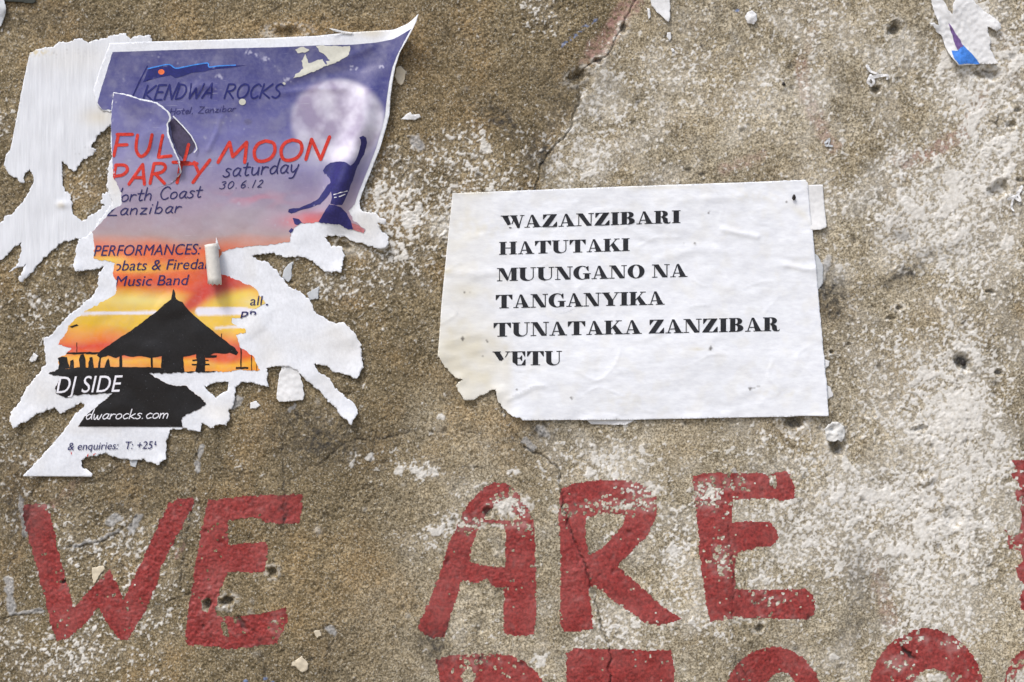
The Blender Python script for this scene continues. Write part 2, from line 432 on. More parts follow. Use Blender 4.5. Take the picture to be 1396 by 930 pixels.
# ------------------------------------------------------------------ the wall
def axis(a0, a1, lo_, hi, d):
    core = np.arange(a0, a1 + d * .5, d); L = []; s = d; x = a0
    while x > lo_: s *= 1.3; x -= s; L.append(max(x, lo_))
    R = []; s = d; x = core[-1]
    while x < hi: s *= 1.3; x += s; R.append(min(x, hi))
    return np.concatenate([np.array(L[::-1]), core, np.array(R)]).astype(np.float32), len(L), len(L) + len(core)
D = 1.25
xs, xa, xb_ = axis(-70, 1466, -3400, 4800, D)
ys, ya, yb_ = axis(-70, 1000, -1700, 2965, D)
X, Y = np.meshgrid(xs, ys)
def stepw(a):
    g = np.gradient(a); return np.clip(2.2 / g, 0, 1)
FW = np.minimum(stepw(xs)[None, :], stepw(ys)[:, None])        # fine relief only where the mesh can carry it
MW = np.minimum(np.clip(14 / np.gradient(xs), 0, 1)[None, :], np.clip(14 / np.gradient(ys), 0, 1)[:, None])
core = (slice(ya, yb_), slice(xa, xb_))

tn = nz(X, Y, 70, 20) * 55 + nz(X, Y, 22, 21) * 18
xbd = np.interp(Y, [0, 235, 330, 470, 600, 930], [858, 738, 690, 640, 600, 520]); wd = np.interp(Y, [0, 235, 400, 600, 930], [10, 16, 120, 240, 300])
tone = sstep(-.5, .5, (X + tn * np.interp(Y, [0, 250, 400], [.12, .2, 1]) - xbd) / wd)
tone = np.clip(tone * (0.86 + .35 * fbm(X, Y, 130, 22, 3)), 0, 1)

g1 = nz(X, Y, 5.2, 6); g2 = nz(X, Y, 2.9, 7); g3 = nz(X, Y, 12, 8)
rough = (1.0 - 0.42 * tone) * np.clip(.88 + .55 * fbm(X, Y, 85, 12, 3), .35, 1.35)
grain = .90 * (0.85 * g1 + 0.80 * g2 + .35 * nz(X, Y * 1.5, 3.9, 9)) * FW * rough
H = low(X, Y) + mid1(X, Y) * MW + 0.65 * g3 * MW * rough + grain
# scar: the render left of the long crack lies deeper near the top
cx_ = np.interp(Y, [-200, 0, 75, 105, 160, 235, 300], [900, 868, 830, 788, 784, 735, 715])
sdist = X - cx_
H -= 2.6 * sstep(2, -14, sdist) * sstep(-260, -60, sdist) * sstep(270, 200, Y)
# shallow scooped places and swellings
rs = np.random.RandomState(5)
lime_add = np.zeros_like(X); soot_shade = np.zeros_like(X); grey = np.zeros_like(X); ochre = np.zeros_like(X); rose_m = np.zeros_like(X); blue = np.zeros_like(X)
def win(cx, cy, r):
    i0, i1 = np.searchsorted(xs, cx - r), np.searchsorted(xs, cx + r); j0, j1 = np.searchsorted(ys, cy - r), np.searchsorted(ys, cy + r)
    return (slice(j0, j1), slice(i0, i1))
for k in range(520):       # random pits, darkened inside, and pebbles everywhere
    cx, cy = rs.uniform(-60, 1460), rs.uniform(-60, 990); r = rs.uniform(1.6, 4.5); up = rs.rand() < .45
    wdw = win(cx, cy, r * 4); x, y = X[wdw], Y[wdw]
    q = blob(x, y, cx, cy, r * rs.uniform(.7, 1.5), r, rs.uniform(0, 180))
    if up: H[wdw] += q * r * .28; lime_add[wdw] += q * rs.uniform(-.1, .5)
    else: H[wdw] -= q * r * .55; soot_shade[wdw] = np.maximum(soot_shade[wdw], q * rs.uniform(.1, .75))
for (cx, cy, rx, ry, an, dep, so) in HOLES:
    wdw = win(cx, cy, max(rx, ry) * 3.2 + 4); x, y = X[wdw], Y[wdw]
    xx = x + nz(x, y, 7, 30) * 2.2; yy = y + nz(x, y, 7, 31) * 2.2
    c_, s_ = math.cos(math.radians(an)), math.sin(math.radians(an))
    q = np.sqrt((((xx - cx) * c_ + (yy - cy) * s_) / max(rx, .5)) ** 2 + ((-(xx - cx) * s_ + (yy - cy) * c_) / max(ry, .5)) ** 2)
    H[wdw] -= dep * sstep(1.35, .45, q)
    if dep > 2.5: H[wdw] += .6 * np.exp(-((q - 1.5) / .3) ** 2)
    soot_shade[wdw] = np.maximum(soot_shade[wdw], so * sstep(1.15, .5, q))  # holes get darker towards their middle
    if dep > 3: lime_add[wdw] += .5 * np.exp(-((q - 1.6) / .45) ** 2) * (nz(x, y, 6, 33) > -.1)
for pts, hw, dep, so in CRACKS:
    a = np.array(pts); m_ = 30
    i0, i1 = np.searchsorted(xs, a[:, 0].min() - m_), np.searchsorted(xs, a[:, 0].max() + m_); j0, j1 = np.searchsorted(ys, a[:, 1].min() - m_), np.searchsorted(ys, a[:, 1].max() + m_)
    wdw = (slice(j0, j1), slice(i0, i1)); x, y = X[wdw], Y[wdw]
    d = polydist(x + nz(x, y, 14, 34) * 3.2 + nz(x, y, 5, 35) * 1.6, y + nz(x, y, 14, 36) * 3.2 + nz(x, y, 5, 37) * 1.4, pts)
    wv = hw * .72 * (1 + .9 * nz(x, y, 18, 38))
    H[wdw] -= dep * .8 * np.exp(-(d / (wv + .45)) ** 2)
    soot_shade[wdw] = np.maximum(soot_shade[wdw], so * np.exp(-(d / (wv * 1.25 + .35)) ** 2) * np.clip(.6 + 1.1 * nz(x, y, 9, 39), 0, 1))
    soot_shade[wdw] = np.maximum(soot_shade[wdw], .6 * so * np.exp(-(d / (wv + 7)) ** 2) * (dep < 2.1) * np.clip(.5 + nz(x, y, 6, 41), 0, 1))

# lime-wash remains: density map, then speckle that clings to the high grains
L = -0.30 + .26 * fbm(X, Y, 75, 50, 3)
for cx, cy, rx, ry, an, am in [
 (650,230,140,60,-8,.62),(560,310,95,60,20,.5),(500,380,70,50,0,.35),(430,380,60,40,0,.3),(520,130,60,30,0,.2),(640,175,40,20,0,.3),
 (90,420,110,80,-20,.38),(110,280,60,60,0,.3),(30,140,50,90,0,.25),(60,20,60,40,0,.2),(150,790,170,120,0,.36),(70,900,140,60,0,.36),(20,640,70,60,0,.45),(190,720,70,40,0,.2),
 (1290,760,95,170,10,.62),(1350,600,80,90,0,.30),(1210,660,100,70,30,.32),(1350,120,80,150,0,.58),(1290,250,120,60,0,.42),(1240,310,90,60,0,.4),
 (1060,760,120,140,0,.28),(1120,700,90,70,0,.35),(1330,420,80,100,0,.4),(1220,500,110,70,0,.35),(1290,560,60,40,-20,.5),(820,630,80,40,0,.4),(930,740,60,60,0,.32),(870,860,90,60,0,.3),
 (600,720,80,20,-12,.5),(840,130,50,60,20,.36),(900,60,60,60,0,.25),(790,220,60,40,0,.3),(1040,120,150,110,0,.22),(1130,60,120,60,0,.24),(730,20,30,60,0,.4),
 (600,590,14,10,0,.3),(540,640,60,30,0,.2),(700,180,20,12,0,.3),(480,630,20,20,0,.5),(580,640,30,18,0,.45),
 (690,180,60,60,0,-.1),(420,840,120,70,0,-.35),(470,720,90,60,0,-.35),(360,20,150,28,0,-.35),(620,120,70,50,0,-.25),(200,20,150,28,0,-.15)]:
    L += am * blob(X, Y, cx, cy, rx, ry, an)
hg = (.62 * g1 + .5 * g2) * FW + (.30 * g3 + .38 * nz(X, Y, 8, 51)) * MW
L = L + .20 * tone
lime = sstep(.36, .56, hg + L * 1.0)
# the wetter, whiter skin at the far right: closed film with pits
film = sstep(.30, .80, L + .45 * fbm(X, Y, 20, 52, 3))
haze_wash = .30 * sstep(-.15, .55, L + .5 * fbm(X, Y, 48, 57, 4)) * (.4 + .6 * tone)
lime = np.maximum(lime, film * sstep(-.32, .12, hg + .30 * nz(X, Y, 3.3, 54)) * .9)
fk = fbm(X + 3 * g3, Y + 3 * nz(X, Y, 12, 11), 30, 58, 4) + L * 1.15 - .26 - .45 * blob(X, Y, 1010, 130, 150, 140) - .3 * blob(X, Y, 120, 900, 160, 90)
flake = sstep(.60, .66, fk) * MW * sstep(-1.0, -.55, hg)
H += .55 * flake
lime = np.maximum(lime, flake * .97)
lime = np.maximum(lime, haze_wash * (.55 + .45 * tone))
lime = np.clip(lime * (0.62 + .38 * sstep(-.5, .4, L)) + lime_add * .8, 0, 1)
for x0, y0, r in [(690,690,14),(712,690,10),(630,768,7),(700,645,7),(735,900,12),(860,665,7),(880,700,7),(965,680,13),(985,672,8),(1052,655,5),(1060,825,4),
                  (270,640,4),(870,697,5),(897,668,4),(835,730,4),(898,665,5),(553,100,4),(590,645,9),(600,568,5),(480,628,9),(505,622,6),(543,640,7),(575,645,9),(740,640,5)]:
    wdw = win(x0, y0, r * 2.5); x, y = X[wdw], Y[wdw]
    q = sstep(.42, .62, blob(x + nz(x, y, 12, 55) * r, y + nz(x, y, 12, 56) * r, x0, y0, r, r * .8) + .5 * nz(x, y, 4.5, 53)); lime[wdw] = np.maximum(lime[wdw], q * .9); H[wdw] += q * .35
# soot and damp stains, with the curled corner's shadow painted in
for cx, cy, rx, ry, an, am in [(685,165,30,14,40,.55),(735,210,20,26,10,.5),(750,170,10,10,0,.3),(1235,372,26,10,-25,.55),(1212,385,30,8,-10,.4),(1270,345,40,8,-15,.35),(1130,400,26,22,40,.6),(1135,425,20,12,30,.5),
   (1165,850,20,40,30,.3),(1230,320,18,10,0,.3),(735,588,24,12,10,.45),(200,640,60,30,0,.3),(440,600,60,30,0,.45),(410,570,40,18,0,.4),(420,615,14,12,0,.5),(20,300,40,30,0,.15),(50,20,60,30,0,.2),(20,690,30,50,0,.35),
   (160,270,20,40,0,.35),(552,70,10,30,10,.35),(620,55,60,30,0,.1),(105,380,30,15,0,.2),(590,880,20,20,0,.45),(700,600,12,10,0,.3),(170,690,40,20,0,.25),(1080,570,18,10,0,.3),(1170,780,14,40,-5,.3),(1200,790,10,30,20,.2),  # tall blob beside the curled poster corner paints its cast shadow
   (770,130,40,40,0,.25),(830,110,20,30,0,.15),(610,540,10,10,0,.2),(1145,130,6,70,0,.15)]:
    wdw = win(cx, cy, max(rx, ry) * 3); x, y = X[wdw], Y[wdw]
    soot_shade[wdw] = np.maximum(soot_shade[wdw], am * 2.0 * blob(x, y, cx, cy, rx * 1.15, ry * 1.15, an) * np.clip(.8 + .9 * nz(x, y, 9, 60) + .6 * nz(x, y, 4, 61), 0, 1.2))
# ochre earth
och = .5 * sstep(.1, .9, fbm(X, Y, 90, 62, 3) + .15) * (1 - tone * .75)
for cx, cy, rx, ry, an, am in [(400,38,110,14,0,.8),(560,40,50,30,0,.4),(560,90,30,30,0,.5),(487,352,16,14,0,.7),(485,410,24,12,10,.7),(450,820,90,60,0,.4),(690,570,40,20,0,.5),(540,300,60,30,0,.45),(1135,425,20,10,0,.3),(680,600,60,40,0,.35),(620,130,80,60,0,.35),(520,215,14,60,10,.5)]:
    och += am * blob(X, Y, cx, cy, rx, ry, an)
ochre = np.clip(.75 * och * (.75 + .5 * nz(X, Y, 14, 63)), 0, .9)
yel = blob(X, Y, 610, 310, 26, 16, 10) * 1.2 + .8 * blob(X, Y, 482, 342, 14, 8)       # cream yellow filler beside the notice
# faded rose brush strokes
for pts, hw, am in [([(1092,85),(1098,130),(1112,165),(1136,200)], 9, .55), ([(1225,222),(1262,212),(1290,195),(1320,175),(1338,130)], 9, .75), ([(1370,50),(1385,120)], 6, .2),
                    ([(985,232),(1012,222),(1038,212)], 7, .4), ([(862,0),(835,38),(812,72)], 12, .85), ([(812,72),(798,82)], 8, .5), ([(1195,770),(1200,800),(1215,850)], 10, .5), ([(1110,40),(1092,85)], 6, .2),
                    ([(118,645),(72,690)], 4, .2), ([(240,760),(250,740)], 3, .7), ([(72,690),(74,694)], 3, .8)]:
    a = np.array(pts); i0, i1 = np.searchsorted(xs, a[:, 0].min() - 40), np.searchsorted(xs, a[:, 0].max() + 40); j0, j1 = np.searchsorted(ys, a[:, 1].min() - 40), np.searchsorted(ys, a[:, 1].max() + 40)
    wdw = (slice(j0, j1), slice(i0, i1)); x, y = X[wdw], Y[wdw]
    d = polydist(x + nz(x, y, 12, 64) * 6, y + nz(x, y, 12, 65) * 6, pts)
    rose_m[wdw] = np.maximum(rose_m[wdw], am * sstep(hw * 1.5, hw * .5, d) * np.clip(.75 + .6 * nz(x, y, 5, 66), 0, 1))
d = polydist(X[core], Y[core], [(766,62),(782,50),(795,38),(812,26)])
blue[core] = sstep(4, 1, d) * (nz(X[core], Y[core], 5, 67) > .05) * .45
for x0, y0 in [(335,928),(362,925),(372,930),(1005,14)]:
    wdw = win(x0, y0, 8); blue[wdw] = np.maximum(blue[wdw], .6 * sstep(.5, .8, blob(X[wdw], Y[wdw], x0, y0, 5, 3) + .2 * nz(X[wdw], Y[wdw], 3, 68)))
# grey cement smears
for pts, hw in [([(150,712),(158,706)], 8), ([(178,722),(184,714),(190,704)], 6), ([(12,790),(14,820),(16,835)], 7), ([(14,838),(58,832)], 3), ([(275,610),(272,624)], 3.5), ([(268,630),(270,642)], 4.5), ([(100,745),(122,738)], 3), ([(138,735),(160,724)], 3),
                ([(735,585),(744,592)], 7), ([(716,600),(726,612)], 6), ([(448,856),(456,862)], 5), ([(318,552),(326,545)], 7), ([(1000,640),(1003,646)], 4), ([(395,560),(402,552)], 3), ([(28,680),(34,730)], 4), ([(1130,350),(1118,390)], 5), ([(566,190),(572,200)], 8)]:
    a = np.array(pts); i0, i1 = np.searchsorted(xs, a[:, 0].min() - 30), np.searchsorted(xs, a[:, 0].max() + 30); j0, j1 = np.searchsorted(ys, a[:, 1].min() - 30), np.searchsorted(ys, a[:, 1].max() + 30)
    wdw = (slice(j0, j1), slice(i0, i1)); x, y = X[wdw], Y[wdw]
    d = polydist(x + nz(x, y, 8, 69) * 3, y + nz(x, y, 8, 70) * 3, pts)
    q = sstep(hw, hw * .6, d); grey[wdw] = np.maximum(grey[wdw], q * .62); H[wdw] += q * .6

# paint masks
paint = np.zeros(X.shape, np.int8); wear = np.zeros_like(X)
for x0, y0, rx, ry, am in [(700,690,34,22,.75),(640,715,30,12,.7),(700,717,40,8,.6),(880,668,34,16,.7),(860,688,60,12,.65),(760,695,30,14,.45),(965,672,26,22,.75),(1000,660,30,14,.5),(985,765,16,28,.55),(1050,812,60,14,.3),(1010,845,40,8,.5),
    (60,690,14,5,.75),(310,830,22,16,.4),(375,850,12,30,.4),(90,800,10,10,.4),(1220,905,24,14,.6),(1300,880,22,10,.55),(1275,925,40,10,.6),(1395,930,40,40,.55),(1395,720,30,90,.35),(640,900,40,25,.35),(930,840,14,20,.3),(420,700,8,40,.3),(1240,870,60,10,.35),(1095,900,30,20,.2)]:
    wear = np.maximum(wear, am * blob(X, Y, x0, y0, rx, ry)) if False else wear
    wdw = win(x0, y0, max(rx, ry) * 3); wear[wdw] = np.maximum(wear[wdw], am * blob(X[wdw], Y[wdw], x0, y0, rx, ry))
for li, (lab, rings) in enumerate(LETTERS):
    a = np.array(rings[0]); i0, i1 = np.searchsorted(xs, a[:, 0].min() - 6), np.searchsorted(xs, a[:, 0].max() + 6); j0, j1 = np.searchsorted(ys, a[:, 1].min() - 6), np.searchsorted(ys, a[:, 1].max() + 6)
    wdw = (slice(j0, j1), slice(i0, i1)); x, y = X[wdw], Y[wdw]
    ins = in_groups(x + nz(x, y, 9, 71) * 1.6 + nz(x, y, 3.4, 72) * 1.5, y + nz(x, y, 9, 73) * 1.6 + nz(x, y, 3.4, 74) * 1.5, [rings])
    edge = np.zeros(x.shape, bool)
    chip = (nz(x, y, 7, 75) * .6 + nz(x, y, 3.2, 76) * .5 + .25 * nz(x, y, 45, 79) + wear[wdw] * .95) > .66
    deep = grain[wdw] < -1.9
    sub = paint[wdw]; sub[ins & ~chip & ~deep & (X[wdw] < 1460)] = li + 1
pm = paint > 0
H = np.where(pm, H - grain * .25, H)
lime = np.where((wear > .35) & ~pm, np.maximum(lime, sstep(.3, .6, wear + .3 * g1) * .8), lime)

maskA = np.stack([np.clip(lime, 0, 1), np.clip(soot_shade, 0, 1), np.clip(tone, 0, 1), np.clip(rose_m * (1 - lime * .6), 0, 1)], -1).reshape(-1, 4).astype(np.float32)
ylw = np.clip(yel, 0, 1)
maskB = np.stack([np.clip(ochre * (1 - ylw), 0, 1), np.clip(blue, 0, 1), np.clip(grey, 0, 1), np.ones_like(X)], -1).reshape(-1, 4).astype(np.float32)
maskA[:, 0] = np.maximum(maskA[:, 0], ylw.ravel() * .35); maskA[:, 2] = np.maximum(maskA[:, 2], ylw.ravel())

def grid_mesh(name, VX, VY, VH, faces, m, attrs, parent=None, origin=(0, 0, 0)):
    co = np.stack([(VX - 698) * S - origin[0], -VH * S - origin[1], ZC + (465 - VY) * S - origin[2]], -1).reshape(-1, 3).astype(np.float32)
    me = bpy.data.meshes.new(name); me.vertices.add(len(co)); me.vertices.foreach_set('co', co.ravel())
    nf = len(faces); me.loops.add(nf * 4); me.loops.foreach_set('vertex_index', faces.astype(np.int32).ravel())
    me.polygons.add(nf); me.polygons.foreach_set('loop_start', np.arange(0, nf * 4, 4, dtype=np.int32))
    me.update(calc_edges=True); me.polygons.foreach_set('use_smooth', np.ones(nf, bool))
    for an, av in attrs.items():
        at = me.color_attributes.new(an, 'FLOAT_COLOR', 'POINT'); at.data.foreach_set('color', np.ascontiguousarray(av, np.float32).ravel())
    me.materials.append(m); me.validate(); me.update()
    o = bpy.data.objects.new(name, me); link(o, parent); return o
nx, ny = len(xs), len(ys)
idx = np.arange(nx * ny).reshape(ny, nx)
F = np.stack([idx[1:, :-1], idx[1:, 1:], idx[:-1, 1:], idx[:-1, :-1]], -1).reshape(-1, 4)
wall = bpy.data.objects.new('plaster_wall', None); wall.empty_display_size = .1; col.objects.link(wall)
tag(wall, 'weathered brown plaster wall with whitewash remains, cracks, holes and red painted words', 'wall')
grid_mesh('plaster_face', X, Y, H, F, m_wall, {'mask_a': maskA, 'mask_b': maskB}, wall)
# body of the wall behind the plaster
m_core_w, nt, b = mat('rubble_core', .95, .1); co = geo_co(nt)
nt.links.new(mixc(nt, ramp(nt, noise(nt, co, 30, 4), .3, .7), (.2, .16, .1), (.38, .33, .25)), b.inputs['Base Color'])
def box(name, x0, x1, y0, y1, z0, z1, m, parent=None):
    v = [(x0,y0,z0),(x1,y0,z0),(x1,y1,z0),(x0,y1,z0),(x0,y0,z1),(x1,y0,z1),(x1,y1,z1),(x0,y1,z1)]
    f = [(0,3,2,1),(4,5,6,7),(0,1,5,4),(1,2,6,5),(2,3,7,6),(3,0,4,7)]
    me = bpy.data.meshes.new(name); me.from_pydata(v, [], f); me.materials.append(m); o = bpy.data.objects.new(name, me); return link(o, parent)
xw0, xw1, zt = (xs[0] - 698) * S, (xs[-1] - 698) * S, ZC + (465 - ys[0]) * S
box('wall_core', float(xw0), float(xw1), .012, .42, -.05, float(zt) - .003, m_core_w, wall)

# painted letters lie on the plaster as thin skins
HL = H + .15
for li, (lab, rings) in enumerate(LETTERS):
    a = paint == li + 1
    fq = a[1:, :-1] & a[1:, 1:] & a[:-1, 1:] & a[:-1, :-1]
    ff = F[fq.ravel()]
    if len(ff) == 0: continue
    u, inv = np.unique(ff, return_inverse=True)
    vx, vy = X.ravel()[u], Y.ravel()[u]
    fade = np.clip(sstep(.0, 1.0, wear.ravel()[u] * 1.1 + .45 * nz(vx, vy, 9, 77) + .2 * nz(vx, vy, 30, 78) - .05), 0, 1) * .8
    dk = np.clip(soot_shade.ravel()[u] * 1.1, 0, 1)
    at = np.stack([fade, dk, fade * 0, fade * 0 + 1], -1)
    o = grid_mesh('painted_letter', vx, vy, HL.ravel()[u], inv.reshape(-1, 4), m_paint, {'tint': at}, wall)
    o['label'] = lab

# ------------------------------------------------------------------ ground
m_gr, nt, b = mat('dusty_ground', .95, .1); co = geo_co(nt)
nt.links.new(mixc(nt, ramp(nt, noise(nt, co, 9, 6), .3, .7), (.20, .17, .13), (.36, .32, .26)), b.inputs['Base Color']); bump(nt, b, noise(nt, co, 40, 5), .6, .01)
me = bpy.data.meshes.new('ground'); R_ = 150
me.from_pydata([(-R_, -R_, 0), (R_, -R_, 0), (R_, R_, 0), (-R_, R_, 0)], [], [(0, 1, 2, 3)]); me.materials.append(m_gr)
g = bpy.data.objects.new('ground', me); link(g); g['kind'] = 'structure'

# ------------------------------------------------------------------ lettering tools
def rect(x0, y0, x1, y1): return [[(x0, y0), (x1, y0), (x1, y1), (x0, y1)]]
def arc(cx, cy, rx, ry, a0, a1, n=14): return [(cx + rx * math.cos(math.radians(a0 + (a1 - a0) * i / n)), cy + ry * math.sin(math.radians(a0 + (a1 - a0) * i / n))) for i in range(n + 1)]
hl = .06; tp = 1 - hl
def sb_(x0, x1): return rect(x0, 0, x1, hl)
def st_(x0, x1): return rect(x0, tp, x1, 1)
def bowl(yc, ry, rx, xl=.42):
    return [[(xl, yc + ry)] + arc(.60, yc, rx, ry, 90, -90) + [(xl, yc - ry)], [(xl, yc + ry - .05)] + arc(.50, yc, .12, ry - .05, 90, -90) + [(xl, yc - ry + .05)]]
FAT = {
 'A': (1.22, [[[(.47,1),(.62,1),(1.12,.03),(.70,.03)]], [[(.47,1),(.53,.94),(.23,.03),(.15,.03)]], [[(.24,.27),(.78,.27),(.78,.33),(.26,.33)]], sb_(0,.38), sb_(.58,1.22)]),
 'W': (1.62, [[[(.06,.97),(.48,.97),(.78,.06),(.72,-.02),(.60,-.02)]], [[(.68,.97),(1.08,.97),(1.34,.06),(1.28,-.02),(1.16,-.02)]], [[(.62,0),(.72,0),(.97,.8),(.90,.8)]], [[(1.2,0),(1.29,0),(1.54,.97),(1.47,.97)]], st_(-.02,.58), st_(.62,1.16), st_(1.34,1.66)]),
 'Z': (1.12, [[[(.62,.96),(1.04,.96),(.44,.04),(.0,.04)]], st_(.06,1.04), [[(.06,1),(.06,.62),(.11,.62),(.36,.955)]], sb_(0,1.06), [[(1.06,0),(1.06,.40),(1.01,.40),(.72,.045)]]]),
 'N': (1.26, [[[(.10,.97),(.48,.97),(1.09,0),(.74,0)]], rect(.15,.02,.21,.97), rect(1.02,0,1.09,.97), st_(0,.46), sb_(0,.38), st_(.86,1.25)]),
 'I': (.64, [rect(.11,0,.49,1), sb_(0,.60), st_(0,.60)]),
 'B': (1.10, [rect(.1,0,.46,1), bowl(.76,.24,.34), bowl(.265,.265,.42), sb_(0,.46), st_(0,.46)]),
 'R': (1.22, [rect(.1,0,.46,1), bowl(.75,.25,.36), [[(.56,.53),(.78,.49),(.94,.38),(.96,.14),(1.0,.06),(1.08,.06),(1.10,.13),(1.16,.12),(1.12,.0),(.96,-.03),(.74,0),(.63,.12),(.60,.36),(.50,.47)]], sb_(0,.56), st_(0,.46)]),
 'H': (1.36, [rect(.1,0,.46,1), rect(.86,0,1.22,1), rect(.46,.48,.86,.54), sb_(0,.56), st_(0,.56), sb_(.76,1.32), st_(.76,1.32)]),
 'T': (1.26, [rect(.43,0,.81,1), st_(.02,1.22), [[(.02,1),(.02,.62),(.07,.62),(.32,.955)]], [[(1.22,1),(1.22,.62),(1.17,.62),(.92,.955)]], sb_(.28,.96)]),
 'U': (1.26, [[[(.1,1),(.1,.3)] + arc(.585,.3,.485,.33,180,360) + [(1.07,1),(1.0,1)] + arc(.735,.3,.265,.25,0,-180) + [(.47,1)]], st_(0,.57), st_(.84,1.23)]),
 'K': (1.32, [rect(.1,0,.46,1), [[(.46,.34),(.46,.43),(.94,.97),(1.03,.97)]], [[(.55,.48),(.75,.70),(1.24,.03),(.82,.03)]], sb_(0,.56), st_(0,.56), st_(.78,1.2), sb_(.70,1.32)]),
 'M': (1.50, [rect(.15,0,.21,.97), [[(.10,.97),(.50,.97),(.84,.16),(.72,-.01)]], [[(.71,0),(.80,.14),(1.08,.97),(1.0,.97)]], rect(1.02,0,1.38,1), sb_(0,.38), st_(0,.42), sb_(.90,1.48), st_(1.1,1.48)]),
 'G': (1.26, [[arc(.6,.5,.60,.53,52,318,26) + arc(.66,.5,.28,.475,310,60,26)], rect(.80,.02,1.14,.42), rect(.68,.39,1.24,.45), [[(1.08,1.0),(1.08,.62),(1.03,.62),(.88,.86),(.95,.93),(1.03,1.0)]]]),
 'O': (1.26, [[ell(.61,.5,.60,.53,44), ell(.61,.5,.235,.475,36)]]),
 'Y': (1.30, [[[(.08,.97),(.50,.97),(.86,.40),(.46,.40)]], rect(.47,0,.85,.45), [[(.78,.40),(.86,.44),(1.18,.97),(1.10,.97)]], st_(0,.60), st_(.92,1.30), sb_(.34,.98)]),
 'E': (1.10, [rect(.1,0,.46,1), st_(0,1.02), [[(1.02,1),(1.02,.62),(.97,.62),(.76,.955)]], sb_(0,1.04), [[(1.04,0),(1.04,.42),(.99,.42),(.74,.045)]], rect(.46,.48,.74,.54), [[(.80,.70),(.80,.32),(.75,.32),(.60,.51),(.75,.70)]]]),
 ' ': (.42, []),
}
def xf(groups, fn): return [[[fn(*p) for p in r] for r in g] for g in groups]
def fat_line(txt, x0, y0, x1, y1, cap):
    tot = sum(FAT[c][0] for c in txt) + .03 * (len(txt) - 1); k = (x1 - x0) / (tot * cap); out = []; pen = 0
    for c in txt:
        adv, gs = FAT[c]
        for g in gs:
            out.append([[(x0 + (pen + px) * cap * k, y0 + (y1 - y0) * ((pen + px) / tot) - py * cap) for px, py in r] for r in g])
        pen += adv + .03
    return out

def cr(pts, n=5):
    if len(pts) < 3: return pts
    p = [pts[0]] + list(pts) + [pts[-1]]; o = []
    for i in range(1, len(p) - 2):
        for j in range(n):
            t = j / n; a, b_, c_, d_ = p[i - 1], p[i], p[i + 1], p[i + 2]
            o.append(tuple(.5 * ((2 * b_[k]) + (-a[k] + c_[k]) * t + (2 * a[k] - 5 * b_[k] + 4 * c_[k] - d_[k]) * t * t + (-a[k] + 3 * b_[k] - 3 * c_[k] + d_[k]) * t ** 3) for k in (0, 1)))
    return o + [pts[-1]]
def brush(pts, wdt, taper=0):
    g = []
    n = len(pts)
    for i, (a, b_) in enumerate(zip(pts[:-1], pts[1:])):
        dx, dy = b_[0] - a[0], b_[1] - a[1]; L_ = math.hypot(dx, dy)
        if L_ < 1e-6: continue
        w0 = wdt * (1 - taper * i / n) / 2
        nx_, ny_ = -dy / L_ * w0, dx / L_ * w0
        g.append([[(a[0] + nx_, a[1] + ny_), (b_[0] + nx_, b_[1] + ny_), (b_[0] - nx_, b_[1] - ny_), (a[0] - nx_, a[1] - ny_)]])
    for i, a in enumerate(pts):
        w0 = wdt * (1 - taper * i / n) / 2
        g.append([[(a[0] + w0 * math.cos(.3 + k * 1.0472), a[1] + w0 * math.sin(.3 + k * 1.0472)) for k in range(6)]])
    return g
def l_(*p): return ('l', list(p))
def c_(*p): return ('c', list(p))
O_ = [(.30,1),(.08,.85),(0,.5),(.12,.1),(.36,0),(.62,.15),(.72,.5),(.62,.88),(.36,1.0),(.30,1)]
